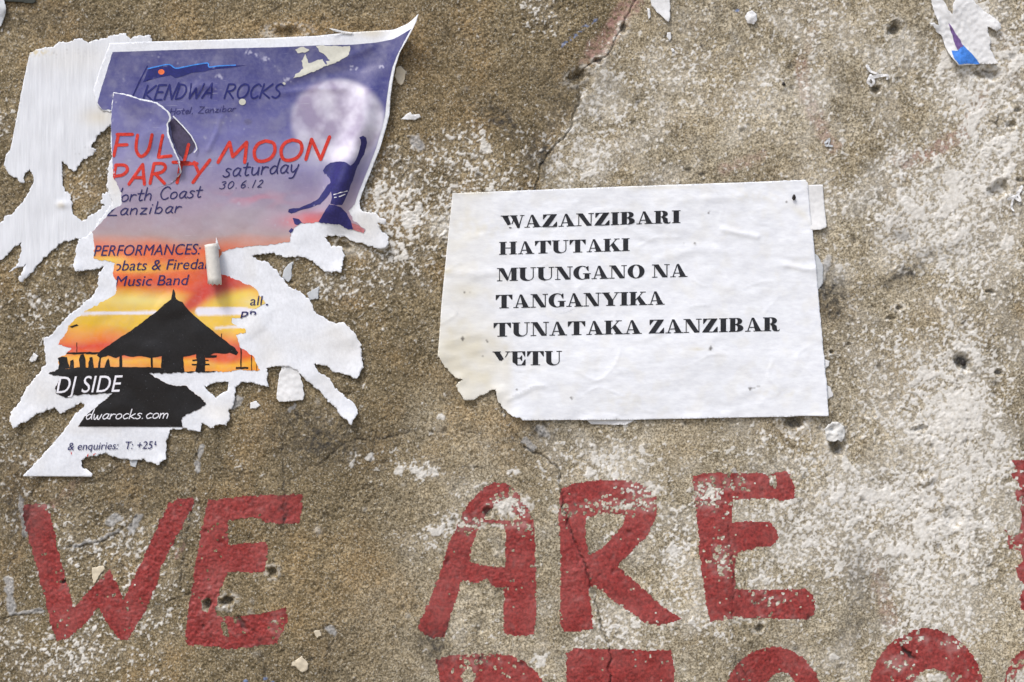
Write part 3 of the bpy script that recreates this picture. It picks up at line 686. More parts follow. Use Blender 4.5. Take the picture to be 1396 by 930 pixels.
HAND = {
 'K': (.68, [l_((0,1),(0,0)), l_((.6,1),(.05,.42)), l_((.05,.42),(.65,0))]),
 'E': (.56, [l_((.52,1),(0,1),(0,0),(.52,0)), l_((0,.52),(.42,.52))]),
 'N': (.66, [l_((0,0),(.05,1)), l_((.05,1),(.52,0)), l_((.52,0),(.66,1.12))]),
 'D': (.66, [l_((0,0),(0,1)), c_((0,1),(.4,.9),(.58,.5),(.4,.1),(0,0))]),
 'W': (.95, [l_((0,1),(.2,0),(.45,.7),(.68,0),(.92,1))]),
 'A': (.70, [l_((0,0),(.40,1),(.64,0)), l_((.14,.33),(.56,.33))]),
 'R': (.64, [l_((0,0),(0,1)), c_((0,1),(.38,.98),(.52,.78),(.38,.56),(.04,.48)), l_((.14,.48),(.6,0))]),
 'H': (.62, [l_((0,0),(0,1)), l_((.52,0),(.52,1)), l_((0,.5),(.52,.5))]),
 'O': (.78, [c_(*O_)]), 'C': (.58, [c_((.56,.85),(.36,1),(.1,.82),(0,.45),(.14,.08),(.36,0),(.56,.14))]),
 'S': (.54, [c_((.52,.92),(.3,1),(.08,.82),(.15,.6),(.4,.42),(.46,.2),(.28,0),(.0,.1))]),
 'F': (.58, [l_((.60,1),(0,1)), l_((.05,1),(0,0)), l_((.02,.50),(.45,.52))]), 'U': (.70, [c_((0,1),(.02,.35),(.25,0),(.5,.3),(.58,1))]),
 'L': (.56, [l_((.08,1),(0,0),(.52,.04))]), 'M': (.98, [l_((-.05,0),(.2,1)), l_((.2,1),(.42,.28)), l_((.42,.28),(.80,1)), l_((.80,1),(.88,0))]),
 'P': (.54, [l_((0,0),(0,1)), c_((0,1),(.38,.98),(.52,.74),(.36,.5),(.02,.44))]), 'T': (.66, [l_((0,1),(.65,1)), l_((.33,1),(.30,0))]),
 'Y': (.70, [l_((0,1),(.26,.5)), l_((.62,1.12),(.12,-.02))]), 'Z': (.66, [l_((0,1),(.58,1),(0,0),(.6,0))]),
 'a': (.50, [c_((.42,.48),(.22,.56),(.02,.3),(.1,.02),(.3,.1),(.42,.45)), c_((.42,.52),(.38,.15),(.5,.02))]),
 'b': (.48, [l_((0,1.0),(0,0)), c_((0,.35),(.22,.54),(.4,.32),(.28,.02),(0,.06))]), 'c': (.42, [c_((.38,.48),(.2,.54),(.0,.28),(.14,0),(.38,.1))]),
 'd': (.50, [c_((.40,.45),(.22,.54),(.02,.3),(.1,.02),(.3,.1),(.40,.4)), c_((.46,1.05),(.40,.4),(.48,.02))]),
 'e': (.44, [c_((.04,.26),(.38,.34),(.26,.55),(.04,.4),(.06,.08),(.24,0),(.4,.1))]), 'h': (.48, [l_((0,1.0),(0,0)), c_((0,.3),(.2,.52),(.36,.42),(.38,0))]),
 'i': (.20, [l_((.02,.5),(0,0)), l_((.05,.74),(.06,.76))]), 'k': (.44, [l_((0,1.0),(0,0)), l_((.36,.52),(.04,.24),(.4,0))]), 'l': (.18, [l_((.03,1),(0,0))]),
 'm': (.68, [l_((0,.52),(0,0)), c_((0,.3),(.16,.52),(.28,.4),(.28,0)), c_((.28,.3),(.44,.52),(.58,.4),(.58,0))]), 'n': (.48, [l_((0,.52),(0,0)), c_((0,.3),(.2,.52),(.36,.42),(.38,0))]),
 'o': (.46, [c_((.2,.54),(.02,.4),(.02,.1),(.2,0),(.4,.18),(.36,.46),(.2,.54))]), 'r': (.36, [l_((0,.52),(0,0)), c_((0,.28),(.14,.5),(.34,.48))]),
 's': (.38, [c_((.34,.5),(.16,.56),(.06,.42),(.26,.26),(.28,.08),(.1,-.02),(-.06,.06))]), 't': (.38, [c_((.16,.86),(.12,.2),(.2,0),(.34,.06)), l_((-.04,.54),(.36,.58))]),
 'u': (.48, [c_((0,.52),(.02,.12),(.16,0),(.34,.2),(.38,.52)), l_((.38,.52),(.40,0))]), 'w': (.62, [c_((0,.52),(.06,.08),(.18,.0),(.28,.4)), c_((.28,.4),(.34,.05),(.46,.02),(.56,.5))]),
 'y': (.48, [c_((0,.52),(.04,.14),(.18,.04),(.36,.3)), c_((.42,.54),(.34,.1),(.22,-.32),(.0,-.38))]), 'z': (.46, [l_((0,.5),(.36,.5),(0,0),(.4,.02))]),
 '3': (.50, [c_((.02,.9),(.3,1),(.42,.8),(.18,.56)), c_((.18,.56),(.42,.42),(.34,.08),(.06,.0),(-.1,.1))]), '0': (.66, [c_((.3,1),(.04,.7),(.04,.2),(.24,0),(.52,.3),(.54,.75),(.3,1))]),
 '6': (.56, [c_((.4,1),(.1,.65),(.04,.2),(.24,0),(.46,.2),(.36,.46),(.08,.36))]), '1': (.26, [l_((.1,1),(0,0))]), '2': (.52, [c_((.04,.8),(.24,1),(.42,.8),(.3,.45),(0,.04)), l_((0,.02),(.44,.02))]),
 '.': (.22, [l_((.02,.02),(.04,.02))]), ',': (.2, [l_((.04,.04),(0,-.14))]), ' ': (.30, []),
}
def hand_line(txt, x0, y0, x1, y1, cap, wdt, shear=.22, gap=.10, n=4):
    tot = sum(HAND[c][0] + gap for c in txt) - gap; k = (x1 - x0) / (tot * cap); pen = 0; out = []
    for ch in txt:
        adv, st = HAND[ch]
        for kind, pts in st:
            pp = cr(pts, n) if kind == 'c' else pts
            pp = [(x0 + (pen + px) * cap * k + py * cap * shear, y0 + (y1 - y0) * pen / tot - py * cap) for px, py in pp]
            out += brush(pp, wdt)
        pen += adv + gap
    return out
def font_line(txt, x0, y0, x1, y1, cap, shear=.24):
    cu = bpy.data.curves.new('t', 'FONT'); cu.body = txt; cu.resolution_u = 4; ob = bpy.data.objects.new('t', cu); col.objects.link(ob)
    bpy.context.view_layer.update(); me = ob.to_mesh()
    cnt = {}
    for p in me.polygons:
        vs = list(p.vertices)
        for i in range(len(vs)):
            e = (vs[i], vs[(i + 1) % len(vs)]); k = (min(e), max(e)); cnt.setdefault(k, []).append(e)
    nxt = {}
    for k, v in cnt.items():
        if len(v) == 1: nxt.setdefault(v[0][0], []).append(v[0][1])
    co_ = [tuple(v.co)[:2] for v in me.vertices]; rings = []
    while nxt:
        s = next(iter(nxt)); r = [s]; c2 = s
        while True:
            t = nxt[c2].pop()
            if not nxt[c2]: del nxt[c2]
            if t == s or t not in nxt: break
            r.append(t); c2 = t
        if len(r) > 2: rings.append([co_[i] for i in r])
    ob.to_mesh_clear(); bpy.data.objects.remove(ob); bpy.data.curves.remove(cu)
    a = np.array([p for r in rings for p in r]); ax0, ax1 = a[:, 0].min(), a[:, 0].max(); ch = 0.73
    k = cap / ch
    W_ = (x1 - x0 - cap * shear)
    return [[[(x0 + (px - ax0) / (ax1 - ax0) * W_ + py * k * shear, y0 + (y1 - y0) * (px - ax0) / (ax1 - ax0) - py * k) for px, py in r] for r in rings]]

# ------------------------------------------------------------------ older white sheet, upper left
OLD = ring([(41,72),(55,66),(74,64),(80,59),(112,53),(122,58),(138,52),(172,46),(178,52),(192,50),(206,49),(207,60),(215,75),(190,130),(170,160),(153.8,168),(140,179),(133,187.7),(124.7,200.6),(133,203),(129,211),(114,217),(102,234),(94.6,230),(84,219),(86,239),(88,260),(97,264.5),(99,280),(101,292.5),(112,302),(129,292.5),(144,279.6),(137.6,276),(140,266.7),(150.5,261),(160,265),(165,290),(150,320),(130,330),
   (109.7,327),(104,326),(81.7,333),(58,355),(45,372),(30,385),(28,380.6),(35.5,360),(15,372),(26,359),(31,330),(0,358),(-14,364),(-16,318),(0,304),(8.6,294.6),(17,292.5),(34.4,271),(46,251.6),(46,241),(41,230),(34.4,243),(33,251.6),(27,250.5),(23.7,242),(13,238.7),(6.5,225.8,.5),(9.7,210.8,.4),(15,205,.3),(23.7,160,.3),(32,114.6,.3)], 1.5, seed=80)
def h_old(x, y):
    h = surf(x, y) + 2.1 + .30 * perlin(x / 5.0, y / 70., 81) + .18 * perlin(x / 9.0, y / 30., 82)
    h += 2.2 * blob(x, y, 86, 279, 8, 5) + 2.0 * blob(x, y, 130, 200, 8, 6) + 3 * sstep(30, 8, x) * sstep(350, 385, y)
    h += 2.5 * sstep(12, 0, polydist(x, y, [(14,372),(20,366)])) + 3.0 * sstep(14, 0, polydist(x, y, [(28,384),(32,376)]))
    return h
def c_old(x, y):
    st = .45 * blob(x, y, 135, 160, 22, 12) + .9 * blob(x, y, 50, 72, 16, 4) * (nz(x, y, 4, 83) > 0) + .15 * blob(x, y, 100, 80, 60, 20) + .5 * blob(x, y, 84, 280, 5, 4)
    dk = .35 * sstep(.35, .6, nz(x, y, 3.5, 84)) * (blob(x, y, 60, 70, 60, 8) + blob(x, y, 118, 208, 16, 8)) + .0 * x
    return np.stack([np.clip(st, 0, 1), np.clip(dk, 0, 1), x * 0], -1)
t = empty('torn_paper_sheet', 80, 200, 'torn white streaky sheet under the left edge of the moon poster, ragged at its foot', 'paper')
sheet('paper', [[OLD]], h_old, m_old, t, colfn=c_old, step=2.6)

# ------------------------------------------------------------------ full moon party poster
J = .12
BASE = ring([(150,59.5,J),(207,57.6,J),(280,55.5,J),(355,53,J),(430.5,50,J),(478,45,J),(516.5,42.6,J),(538,41.5,J),(557,35,J),(572,25,J),(569,35,J),(559.6,52,J),(546.7,74,J),(540,93,J),(536,112.5,J),(533,135,J),(531.6,157.6,J),(527,175,J),(518.7,203,J),(508,230,J),(495,262,J),(491,275,.6),
  (492,286),(506,292.5),(514,292.5),(526,301),(526,308.6),(515.5,303),(518.7,314),(530.5,322.6),(530.5,337.6),(521,341),(499,334),(482,329),(469,322.6),(458.5,321.5),(442,322.6),(452,334),(465,337.6),(469,348),(466,372),(460.6,370),(443.4,371),(419.8,351.6),(404.7,349.5),(391.8,351.6),(374.6,346),(351,347.3),(343.4,350.5),(366,357),(381,372),(394,391),
  (409,397),(422,408),(432.8,427),(456.5,441),(469,440),(482,451),(493,470),(495,500),(487.6,517.6),(471.5,510),(454,507),(443.5,499),(428.5,496),(437,509),(450,515.5),(456.5,528),(465,535),(486.6,554),(487.6,565),(480,579),(473.7,573.5),(456.5,556),(439,535),(415.6,517.6),(405,504.7),(390,499),(364,501.5),(366,509),(364,517.6),(367,528),(351,523),(329.6,521),(323,528),(321,543),(319,554),(312,558.5),(314.5,569),(310,579),
  (300,578),(288,583.4),(275,577),(274,587.7),(251.6,584.5),(232,586.7),(228,601.7),(227,627.5),(215,633),(193.5,627.5),(163.4,625.4),(146,619),(124.7,621),(110.7,627.5),(113,637),(127,644.7,.6),(126,650,J),(33.3,649,.6),(43,638),(64.5,614.6,.8),(88,586.7,.8),(103,565),(117,553),(112,550),(94.6,558.7),(81.7,564),(75,555.5),(51.6,565),(36.6,573.8),(20.4,584),(15,571.6),(15,563),(23.7,552),(38.7,526.5),
  (47,517.6),(64.5,496),(62.4,474.6),(60,461.7),(71,456),(92.5,431.6),(112,416.6),(129,401.5),(135.5,390.8),(135.5,370),(141,364.5),(105.4,372),(101,363.4),(105.4,337.6),(109.7,327),(127,317),(138,298),(152,280),(150,262),(146,256),(148,238.7),(148,230),(153.8,213),(150.5,196),(153.8,168),(153,153),(140,151,.3),(133,143,.3),(128,124,.3),(138,92,.3)], 1.5, seed=86)
BHOLE = ring([(278,527),(296,522),(312,520),(310,530.5),(296,542),(286,534)], 1.2, seed=90)
PRINT = ring([(154,71.6,J),(280,67.7,J),(387.5,65,J),(430.5,63,J),(478,62,J),(512,59,J),(538,54.5,J),(561.7,43.5,J),(551,62,J),(541.5,80,J),(535.5,95,J),(531.5,113,J),(528,135,J),(525.5,158,J),(521,176,J),(513,203,J),(502.5,230,J),(489,264,J),(484,279.6,.8),(475.7,288,.8),
  (482,301),(492,309),(498,314),(497,317,.5),(480,314),(462.8,307.5),(440,304.5),(409,304),(400.4,312),(397,317),(396,330),(374.6,333),(351,335.5),(323,337.6),(303.6,343),(299,352),(300,374),(321,380),(336,387.5),(345.7,390.8),(351,397),(355,403.6),(363,414),(340,425),(330,434),(316.7,433.8),(316.7,441.3),(336,450),(336,453),(322,457.4),(327.4,472.5),(344.6,485.4),(355.4,505.8),(329.6,504.7),(300,507),(250,508),
  (204,509),(215,516.5),(236.5,526),(253.7,526),(268.8,537),(281.7,551),(271,558.5),(253.7,565),(247,571.4),(250.5,582,J),(107.5,581.3),(116,568.4),(133,554),(154.8,537),(150.5,536),(114,538),(90,541),(79.6,537),(75,530.5),(86,513),(71,511),(66.7,509),(81.7,502.6),(81.7,492),(79.6,488.6),(94.6,481),(97.8,474.6),(80.6,470),(81.7,465),(90,455),(94.6,444.5),(112,427),(137.6,414.4),(159,401.5),(160,393),
  (159,385),(154.8,372),(158,359),(129,352.7),(130,337.6),(129,324.7),(127,317),(137.6,305),(145,296),(154.8,286),(166.7,279.6),(165.6,260),(155,243),(154,221.5),(156,200),(156,175),(156,151),(140,150,.3),(134,141,.3),(140,118,.3)], 1.1, seed=94)
FLAP = ring([(156,126.5),(172,129),(193.5,136),(217,141.5),(233,154),(237,163),(232,171),(233,184),(240,203),(247,219),(250,236),(235,250),(200,262),(165,262),(157,243),(154,221),(153,200),(152,175),(153,150)], .6, seed=98)
FLAP_IN = ring([(156.5,127.5),(172,131),(193,138),(216,143.5),(231,155),(234,163),(229.5,171),(230.5,184),(237,203),(245,219),(248,236),(235,250),(200,262),(165,262),(157,243),(154.4,221),(153.4,200),(152.4,175),(153.4,150)], .5, seed=99)

RE = [(0, 590), (25, 572), (35, 569), (52, 559.6), (74, 546.7), (93, 540), (135, 533), (175, 527), (230, 508), (290, 488), (330, 500), (700, 560)]
def curl(x, y):
    xe = np.interp(y, [p[0] for p in RE], [p[1] for p in RE])
    A_ = np.interp(y, [20, 40, 70, 110, 180, 250, 292, 320, 345], [26, 21, 14, 9, 9, 8, 6, 3, 0])
    t_ = np.clip((x - xe + 46) / 46, 0, 1.25)
    B_ = np.interp(y, [80, 130, 170, 250, 290, 320], [0, 8, 15, 18, 12, 0])
    A_ = np.interp(y, [20, 40, 70, 110, 150, 250, 292, 320, 345], [26, 21, 14, 8, 4, 3, 5, 3, 0])
    return A_ * t_ ** 2.2 + B_ * np.exp(-np.abs((x - xe + 33) / 17.) ** 2.2)
def h_pbase(x, y):
    h = surf(x, y) + 3.0 + .22 * nz(x, y, 26, 100) + .16 * nz(x, y, 13, 101) + curl(x, y)
    h += 1.6 * sstep(150, 128, x) * sstep(45, 70, y) * sstep(170, 140, y)                 # lifting left border
    h += 1.3 * np.exp(-(polydist(x, y, [(350,60),(366,96),(332,112)]) / 6) ** 2) * .0
    h += .9 * np.exp(-(polydist(x, y, [(400,108),(450,88),(505,66)]) / 5) ** 2)            # folds running from the lifted corner
    h += .7 * np.exp(-(polydist(x, y, [(385,128),(430,122),(470,122)]) / 4) ** 2)
    h -= .8 * np.exp(-(polydist(x, y, [(395,118),(450,102),(520,88)]) / 7) ** 2)
    h += 1.0 * np.exp(-(polydist(x, y, [(302,162),(297,180),(285,205)]) / 3) ** 2)
    h += 1.1 * np.exp(-(polydist(x, y, [(262,125),(275,117),(292,120)]) / 5) ** 2)
    h = h + 1.2 * sstep(0, .6, nz(x, y, 48, 138)) * sstep(300, 340, y)
    # torn tips stand off the wall a little
    for x0, y0, r, a_ in [(18,578,18,4),(480,575,16,5),(525,340,16,3.5),(526,302,10,3),(466,370,12,3.5),(36,648,18,2.5),(126,648,10,2.5),(490,512,16,3),(300,578,14,2),(222,630,12,2),(105,368,10,2.5)]:
        h = h + a_ * blob(x, y, x0, y0, r, r)
    return h
def h_flap(x, y):
    d = polydist(x, y, [(156,124),(193,135),(222,143),(240,166),(240,200),(252,226)])
    return h_pbase(x, y) + 7.5 * np.exp(-(d / 26) ** 2) * sstep(258, 222, y) * sstep(150, 185, x) + .9 * sstep(262, 235, y) + 2.5 * blob(x, y, 205, 180, 14, 22, 25) * sstep(258, 235, y) - 2.2 * blob(x, y, 212, 210, 12, 14, 40)
def h_top(off):
    def f(x, y):
        b_ = h_pbase(x, y) + off
        q = pip(x, y, FLAP_IN)
        return np.where(q, h_flap(x, y) + off, b_)
    return f
def c_base(x, y):
    st = .5 * blob(x, y, 505, 45, 24, 7) + .25 * blob(x, y, 500, 305, 30, 25) + .22 * blob(x, y, 470, 470, 40, 30) + .2 * blob(x, y, 310, 560, 30, 20) + .18 * blob(x, y, 60, 530, 40, 30) + .22 * blob(x, y, 370, 485, 20, 20) + .12 * sstep(.1, .6, nz(x, y, 40, 102)) + .35 * blob(x, y, 155, 250, 10, 18)
    return np.stack([np.clip(st, 0, .7), x * 0, x * 0], -1)
def lerp_cols(y, keys):
    k = [q[0] for q in keys]; return np.stack([np.interp(y, k, [srgb(*q[1])[i] for q in keys]) for i in range(3)], -1)
def c_print(x, y):
    yy = y + 9 * nz(x, y * 2.2, 60, 103) - (x - 300) * .02
    c = lerp_cols(yy, [(60,(42,44,110)),(110,(54,55,124)),(150,(72,73,140)),(190,(98,98,160)),(225,(124,119,164)),(262,(145,132,162)),(295,(158,140,158)),(322,(170,148,150)),(334,(200,135,115)),(343,(222,100,50)),(352,(232,125,38)),(362,(236,155,40)),(374,(228,100,28)),(390,(220,85,28)),(400,(230,165,45)),(412,(234,196,66)),(450,(232,188,40)),(462,(232,130,30)),(474,(218,62,26)),(486,(226,90,25)),(494,(240,176,38)),(505,(236,150,30))])
    def over(c, col_, a_): return c * (1 - a_[:, None]) + srgb(*col_)[None, :] * a_[:, None]
    sy = nz(x * .35, y, 9, 104)
    c = over(c, (205, 110, 130), np.clip(.55 * blob(x, y, 420, 300, 50, 10) + .45 * blob(x, y, 350, 262 + 10, 50, 10) * sstep(-.2, .4, sy) + .7 * blob(x, y, 425, 298, 26, 7), 0, .8))
    c = over(c, (226, 96, 90), np.clip(.85 * blob(x, y, 425, 303, 30, 8), 0, 1))
    c = over(c, (176, 168, 178), np.clip(.5 * blob(x, y, 340, 295, 60, 16), 0, .6))
    c = over(c, (212, 52, 26), np.clip(1.1 * blob(x, y, 300, 385, 42, 14, -25) + .7 * blob(x, y, 235, 350, 34, 9) + .9 * blob(x, y, 262, 415, 24, 10, -30) + .5 * blob(x, y, 205, 388, 34, 8) + .8 * blob(x, y, 290, 365, 22, 14) + .4 * blob(x, y, 170, 345, 20, 4) * (sy > 0), 0, .95))
    c = over(c, (190, 34, 24), np.clip(.8 * blob(x, y, 300, 392, 30, 9, -20) + .5 * blob(x, y, 265, 412, 16, 6, -35), 0, .9))
    c = over(c, (244, 214, 70), np.clip(.9 * blob(x, y, 325, 405, 30, 8, -20) + .8 * blob(x, y, 150, 355, 22, 5) + .5 * blob(x, y, 190, 368, 26, 5), 0, .9))
    c = over(c, (236, 226, 150), np.clip(.6 * blob(x, y, 190, 410, 40, 8) + .6 * blob(x, y, 345, 412, 16, 9), 0, .8))
    white = np.maximum(sstep(3.0, 1.4, polydist(x, y, [(110,428),(160,427),(212,426)])), sstep(6.5, 4.5, polydist(x, y, [(272,425),(330,424),(350,428)])))
    white = np.maximum(white, .8 * sstep(2.5, 1.2, polydist(x, y, [(295,447),(325,446)])))
    c = over(c, (232, 230, 240), np.clip(white, 0, 1))
    # moon
    q = np.sqrt(((x - 461) / 64) ** 2 + ((y - 166) / 57) ** 2)
    a_ = sstep(1.08, .90, q) * (.93 - .35 * sstep(440, 398, x) * sstep(110, 200, y))
    mc = np.clip(.5 + .9 * fbm(x, y, 34, 105, 4) + .25 * blob(x, y, 470, 205, 60, 40) - .35 * blob(x, y, 425, 165, 26, 40) - .2 * blob(x, y, 480, 150, 26, 12), 0, 1)
    moon = srgb(160, 148, 176)[None] * (1 - mc[:, None]) + srgb(228, 225, 240)[None] * mc[:, None]
    c = c * (1 - a_[:, None]) + moon * a_[:, None]
    c = over(c, (225, 222, 240), .55 * blob(x, y, 455, 212, 55, 16) * (1 - a_))
    # pale grey blotches and specks over the upper print
    sp = np.clip(.16 * sstep(.1, .7, fbm(x, y, 30, 139, 4)) + .5 * sstep(.55, .7, nz(x, y, 5, 140)) * sstep(.1, .5, nz(x, y, 40, 141)), 0, .5)
    c = over(c, (172, 172, 190), sp * sstep(335, 300, y))
    for x0, y0 in [(351,76),(362,82),(300,105),(392,110),(420,95),(440,120),(340,72),(520,92),(482,94)]:
        c = over(c, (190, 190, 215), .7 * sstep(.3, .6, blob(x, y, x0, y0, 6, 4) * (.6 + nz(x, y, 3, 106))))
    c = over(c, (66, 62, 106), .6 * sstep(.2, .6, blob(x, y, 339, 167, 6, 4)))
    return np.clip(c, 0, 1)

poster = empty('party_poster', 320, 300, 'large torn full moon party poster, purple sky above a sunset, upper right corner curling off', 'poster')
sheet('paper', [[BASE]], h_pbase, m_core, poster, holes=[BHOLE], colfn=c_base, step=2.8)
LENS = ring([(233,166),(238,162),(252,175),(266,191),(268,199),(263,208),(250,217),(244,210),(236,190)], .4, seed=108)
sheet('printed_face', [[PRINT]], lambda x, y: h_pbase(x, y) + .35 - 0.0 * x, m_print, poster, colfn=c_print, step=2.4, thick=0)
CLIP = [[PRINT], [FLAP_IN]]
# loose flap torn across the left side
fl = sheet('loose_flap', [[FLAP]], lambda x, y: h_flap(x, y) + .15, m_core, poster, colfn=c_base, step=2.5)
fl['label'] = 'torn flap standing proud of the poster under the flag logo'
def c_flap(x, y):
    c = c_print(x, y); return np.clip(c * 1.05 + .03, 0, 1)
sheet('flap_print', [[FLAP_IN]], lambda x, y: h_flap(x, y) + .38, m_print, fl, colfn=c_flap, step=2.4, thick=0)
# flap gap: its shade painted as a dark sheet; curled lip at right
m_gapshade = ink('flap_gap_shade', tuple(srgb(72, 64, 90)), .6)
sheet('gap_shade_sheet', [[LENS]], lambda x, y: h_pbase(x, y) + .55, m_gapshade, poster, step=2.5, thick=0)
lip = brush([(238,160),(250,172),(262,186),(268,197),(270,204),(266,209)], 1.5)
sheet('torn_lip', lip, lambda x, y: h_pbase(x, y) + 3.2, m_core, poster, step=3, colfn=lambda x, y: np.zeros((len(x), 3)), thick=.0003)

hp = h_top(.62); hp2 = h_top(.85)
def prt(name, groups, m, h=hp2, clip=CLIP, step=3.0, holes=(), par=None):
    return sheet(name, groups, h, m, par or poster, clip=clip, step=step, thick=0, holes=holes)
# silhouettes
hut = [[[(235.5,397),(237,393.5),(238.5,397),(241,408),(249.5,412),(258,423),(267,432),(279.6,442),(300,459),(312,468),(321,474.6),(325,481),(323,484.5),(314,481),(306,482.5),(293,481),(286,485),(268,483),(251,486),(230,484),(205,488),(190,485),(183,487),(170,484),(159,488),(148,485),(137,488),(133,484),(136,480),(159,464),(185,446.7),(211,427),(234,408)]],
  [[(60,511),(68,506),(82,502),(95,503),(107,500.5),(133,501.5),(150,500),(204,500.5),(222,502),(254,506.5),(292,506),(300,507),(345,520),(345,595),(60,595)]],
  [[(222,480),(250,480),(252,508),(220,508)]], [[(206,480),(209,480),(209.5,503),(206.5,503)]], [[(164,480),(167,480),(168,503),(163,503)]], [[(137,484),(139,484),(137,503),(134,503)]],
  [[(268,482),(279,482),(281,490),(280,507),(267,507),(269,492)]], [[(263,490),(285,490),(285,492),(263,492)]], [[(262,496),(286,496),(286,498),(262,498)]], [[(280,484),(296,484),(296,487.5),(280,487.5)]],
  [[(84,480.5),(138,480),(138,482.5),(84,483)]], [[(80,488),(86,486),(92,487),(96,502),(80,504),(82,496)]], [[(111,484),(115,483),(117,488),(118,502),(110,502),(109,490)]], [[(123,487),(127,486),(129,502),(121,502)]], [[(146,492),(148,488.5),(150,492),(152,502),(143,502)]], [[(97,492),(101,490),(102,502),(96,502)]],
  [[(328.5,474),(330,474),(329.5,503),(327.5,503)]], [[(322,500.5),(339,500.5),(339,503),(322,503)]], [[(343,482),(344,482),(344,505),(343,505)]], [[(350,488),(350.8,488),(350.8,505),(350,505)]], [[(105,467),(106,467),(106,482),(105,482)]], [[(95,446),(106,442),(108,444),(99,447)]], [[(302,455),(303,455),(303,465),(302,465)]]]
hut = [[ring(r, .5, 3.5, 110) for r in g_] for g_ in hut]
prt('hut_silhouette', hut, m_hut, hp, step=3.2, par=poster)
fig = [[[(441,233),(444,227),(451,222.5),(462,221),(472,223),(480,228),(484,225),(489,215),(492,205),(494.5,196),(492,190),(496,187.5),(501,189.5),(501.5,196),(498.5,209),(492.5,221),(486.5,234),(482.5,247),(477.5,260),(473,271),(468,281),(460,281),(452,279),(454,270),(453,263),(449,262),(447,254),(452,250),(451,245),(447,241),(445,237),(443,238)]],
       [[(448,252),(453,252),(455,260),(450,266),(445,272),(437,279),(424,283),(410,287),(403,290),(397,291.5),(393,289),(394,285.5),(400,284),(408,284),(424,277),(434,272),(441,262)]],
       [[(450,280),(458,281),(467,284),(474,292),(479,302),(482,312),(479,314.5),(462,307.5),(433,306),(440,295)]],
       [[(399,297),(408,299),(413,305),(405,307),(402,306)]], [[(394,316),(398,311),(401,314),(398,319)]]]
prt('dancer_silhouette', [[ring(r, .4, 3, 112) for r in g_] for g_ in fig], m_fig, hp, step=3)
prt('dancer_foot', [[ring([(480,305),(490,308),(498,314),(496,318),(482,314)], .4, 2.5)]], m_pink, hp, clip=None)
prt('swimsuit_marks', brush([(457,267),(466,264.5),(475,262)], 1.3) + brush([(458,271),(466,269.5),(472,266.5)], 1.3), m_whitep)
# logo
pen_ = [[[(203,95),(215,92),(232,89.5),(240,94.5),(252,93),(262,90.5),(284,87.5),(286,93),(300,91.5),(338,90),(310,94),(286,97),(281,98.5),(262,100.5),(250,105),(240,107.5),(234,103.5),(215,107),(196,113)]]]
lg = empty  # (names below)
logo = prt('flag_emblem', pen_ + brush([(202,91),(192,110),(182,132)], 1.8), m_logo, hp)
prt('flag_edge', brush(cr([(203,94.5),(216,91.5),(232,89),(240,94),(252,92.5),(264,90),(284,87),(286,92.5),(300,91),(322,90)], 3), 1.7), m_lightblue)
prt('flag_sun', [[ell(221, 99, 4.3, 3.6, 14)]], m_orange)
prt('lettering', hand_line('KENDWA', 196, 137.5, 290, 134, 20, 2.5, .32, .13) + hand_line('ROCKS', 307, 135, 382, 134.5, 19, 2.5, .32, .15), m_logo)
prt('lettering', hand_line('Hotel, Zanzibar', 233, 157, 322, 152.5, 8.5, 1.0, .25, .10), m_logofaint)
prt('lettering', hand_line('FUL', 156, 213, 237, 216, 29, 4.4, .16, .22) + hand_line('L', 251, 224.5, 271, 222, 27, 4.2, .16), m_red)
prt('lettering', hand_line('PARTY', 153, 252.5, 283, 248, 27, 4.4, .22, .17), m_red)
prt('lettering', hand_line('MOON', 300, 222, 443, 217, 27.5, 4.6, .22, .16), m_red)
prt('lettering', hand_line('saturday', 306, 241.5, 407, 235, 20, 1.9, .2, .12), m_navy)
prt('lettering', hand_line('30.6.12', 301, 258, 358, 255.5, 10, 1.3, .3, .28), m_navy)
prt('lettering', hand_line('North Coast', 150, 276, 275, 269, 17, 1.7, .25, .12), m_navy)
prt('lettering', hand_line('Zanzibar', 147, 294, 247, 290, 16, 1.7, .25, .15), m_navy)
prt('lettering', font_line('PERFORMANCES:', 129, 349.5, 276, 347, 15.5), m_navy, step=4)
prt('lettering', font_line('obats & Firedan', 155, 369.5, 291, 366.5, 15), m_navy, step=4, clip=[[[(160,340),(289,340),(289,380),(160,380)]]])
prt('lettering', font_line('Music Band', 158, 390.5, 259, 388.5, 15), m_navy, step=4)
prt('lettering', font_line('all', 341, 416.5, 359, 416, 13.5, .15) + [[[(363,414.5),(366,414.5),(366,416.5),(363,416.5)]]], m_navy, step=4, clip=None)
prt('lettering', font_line('PR', 327, 438, 354, 437, 14, .24), m_navy, step=4, clip=[[ring([(325,422),(353,422),(352,427),(346,430),(342,428),(337,431),(335,434),(325,434)], .5)]])
prt('lettering', font_line('DJ SIDE', 78, 536, 169, 534, 24, .22), m_whitep, step=4, clip=[[[(74,500),(190,500),(190,541),(74,541)]]])
prt('lettering', hand_line('dwarocks.com', 118, 571.5, 230, 570, 13, 1.3, .3, .08), m_whitep)
prt('lettering', font_line('& enquiries:  T: +255', 93, 613.5, 217, 611.5, 11, .22), m_navy, step=4, clip=[[ring([(90,595),(212,595),(214,607),(207,610),(212,616),(90,616)], .3)]])
prt('lettering', brush([(98,616),(98.5,619)], 1) + brush([(120,622),(121,619)], 1.2) + brush([(128,620),(131,618)], 1), m_red, clip=None)
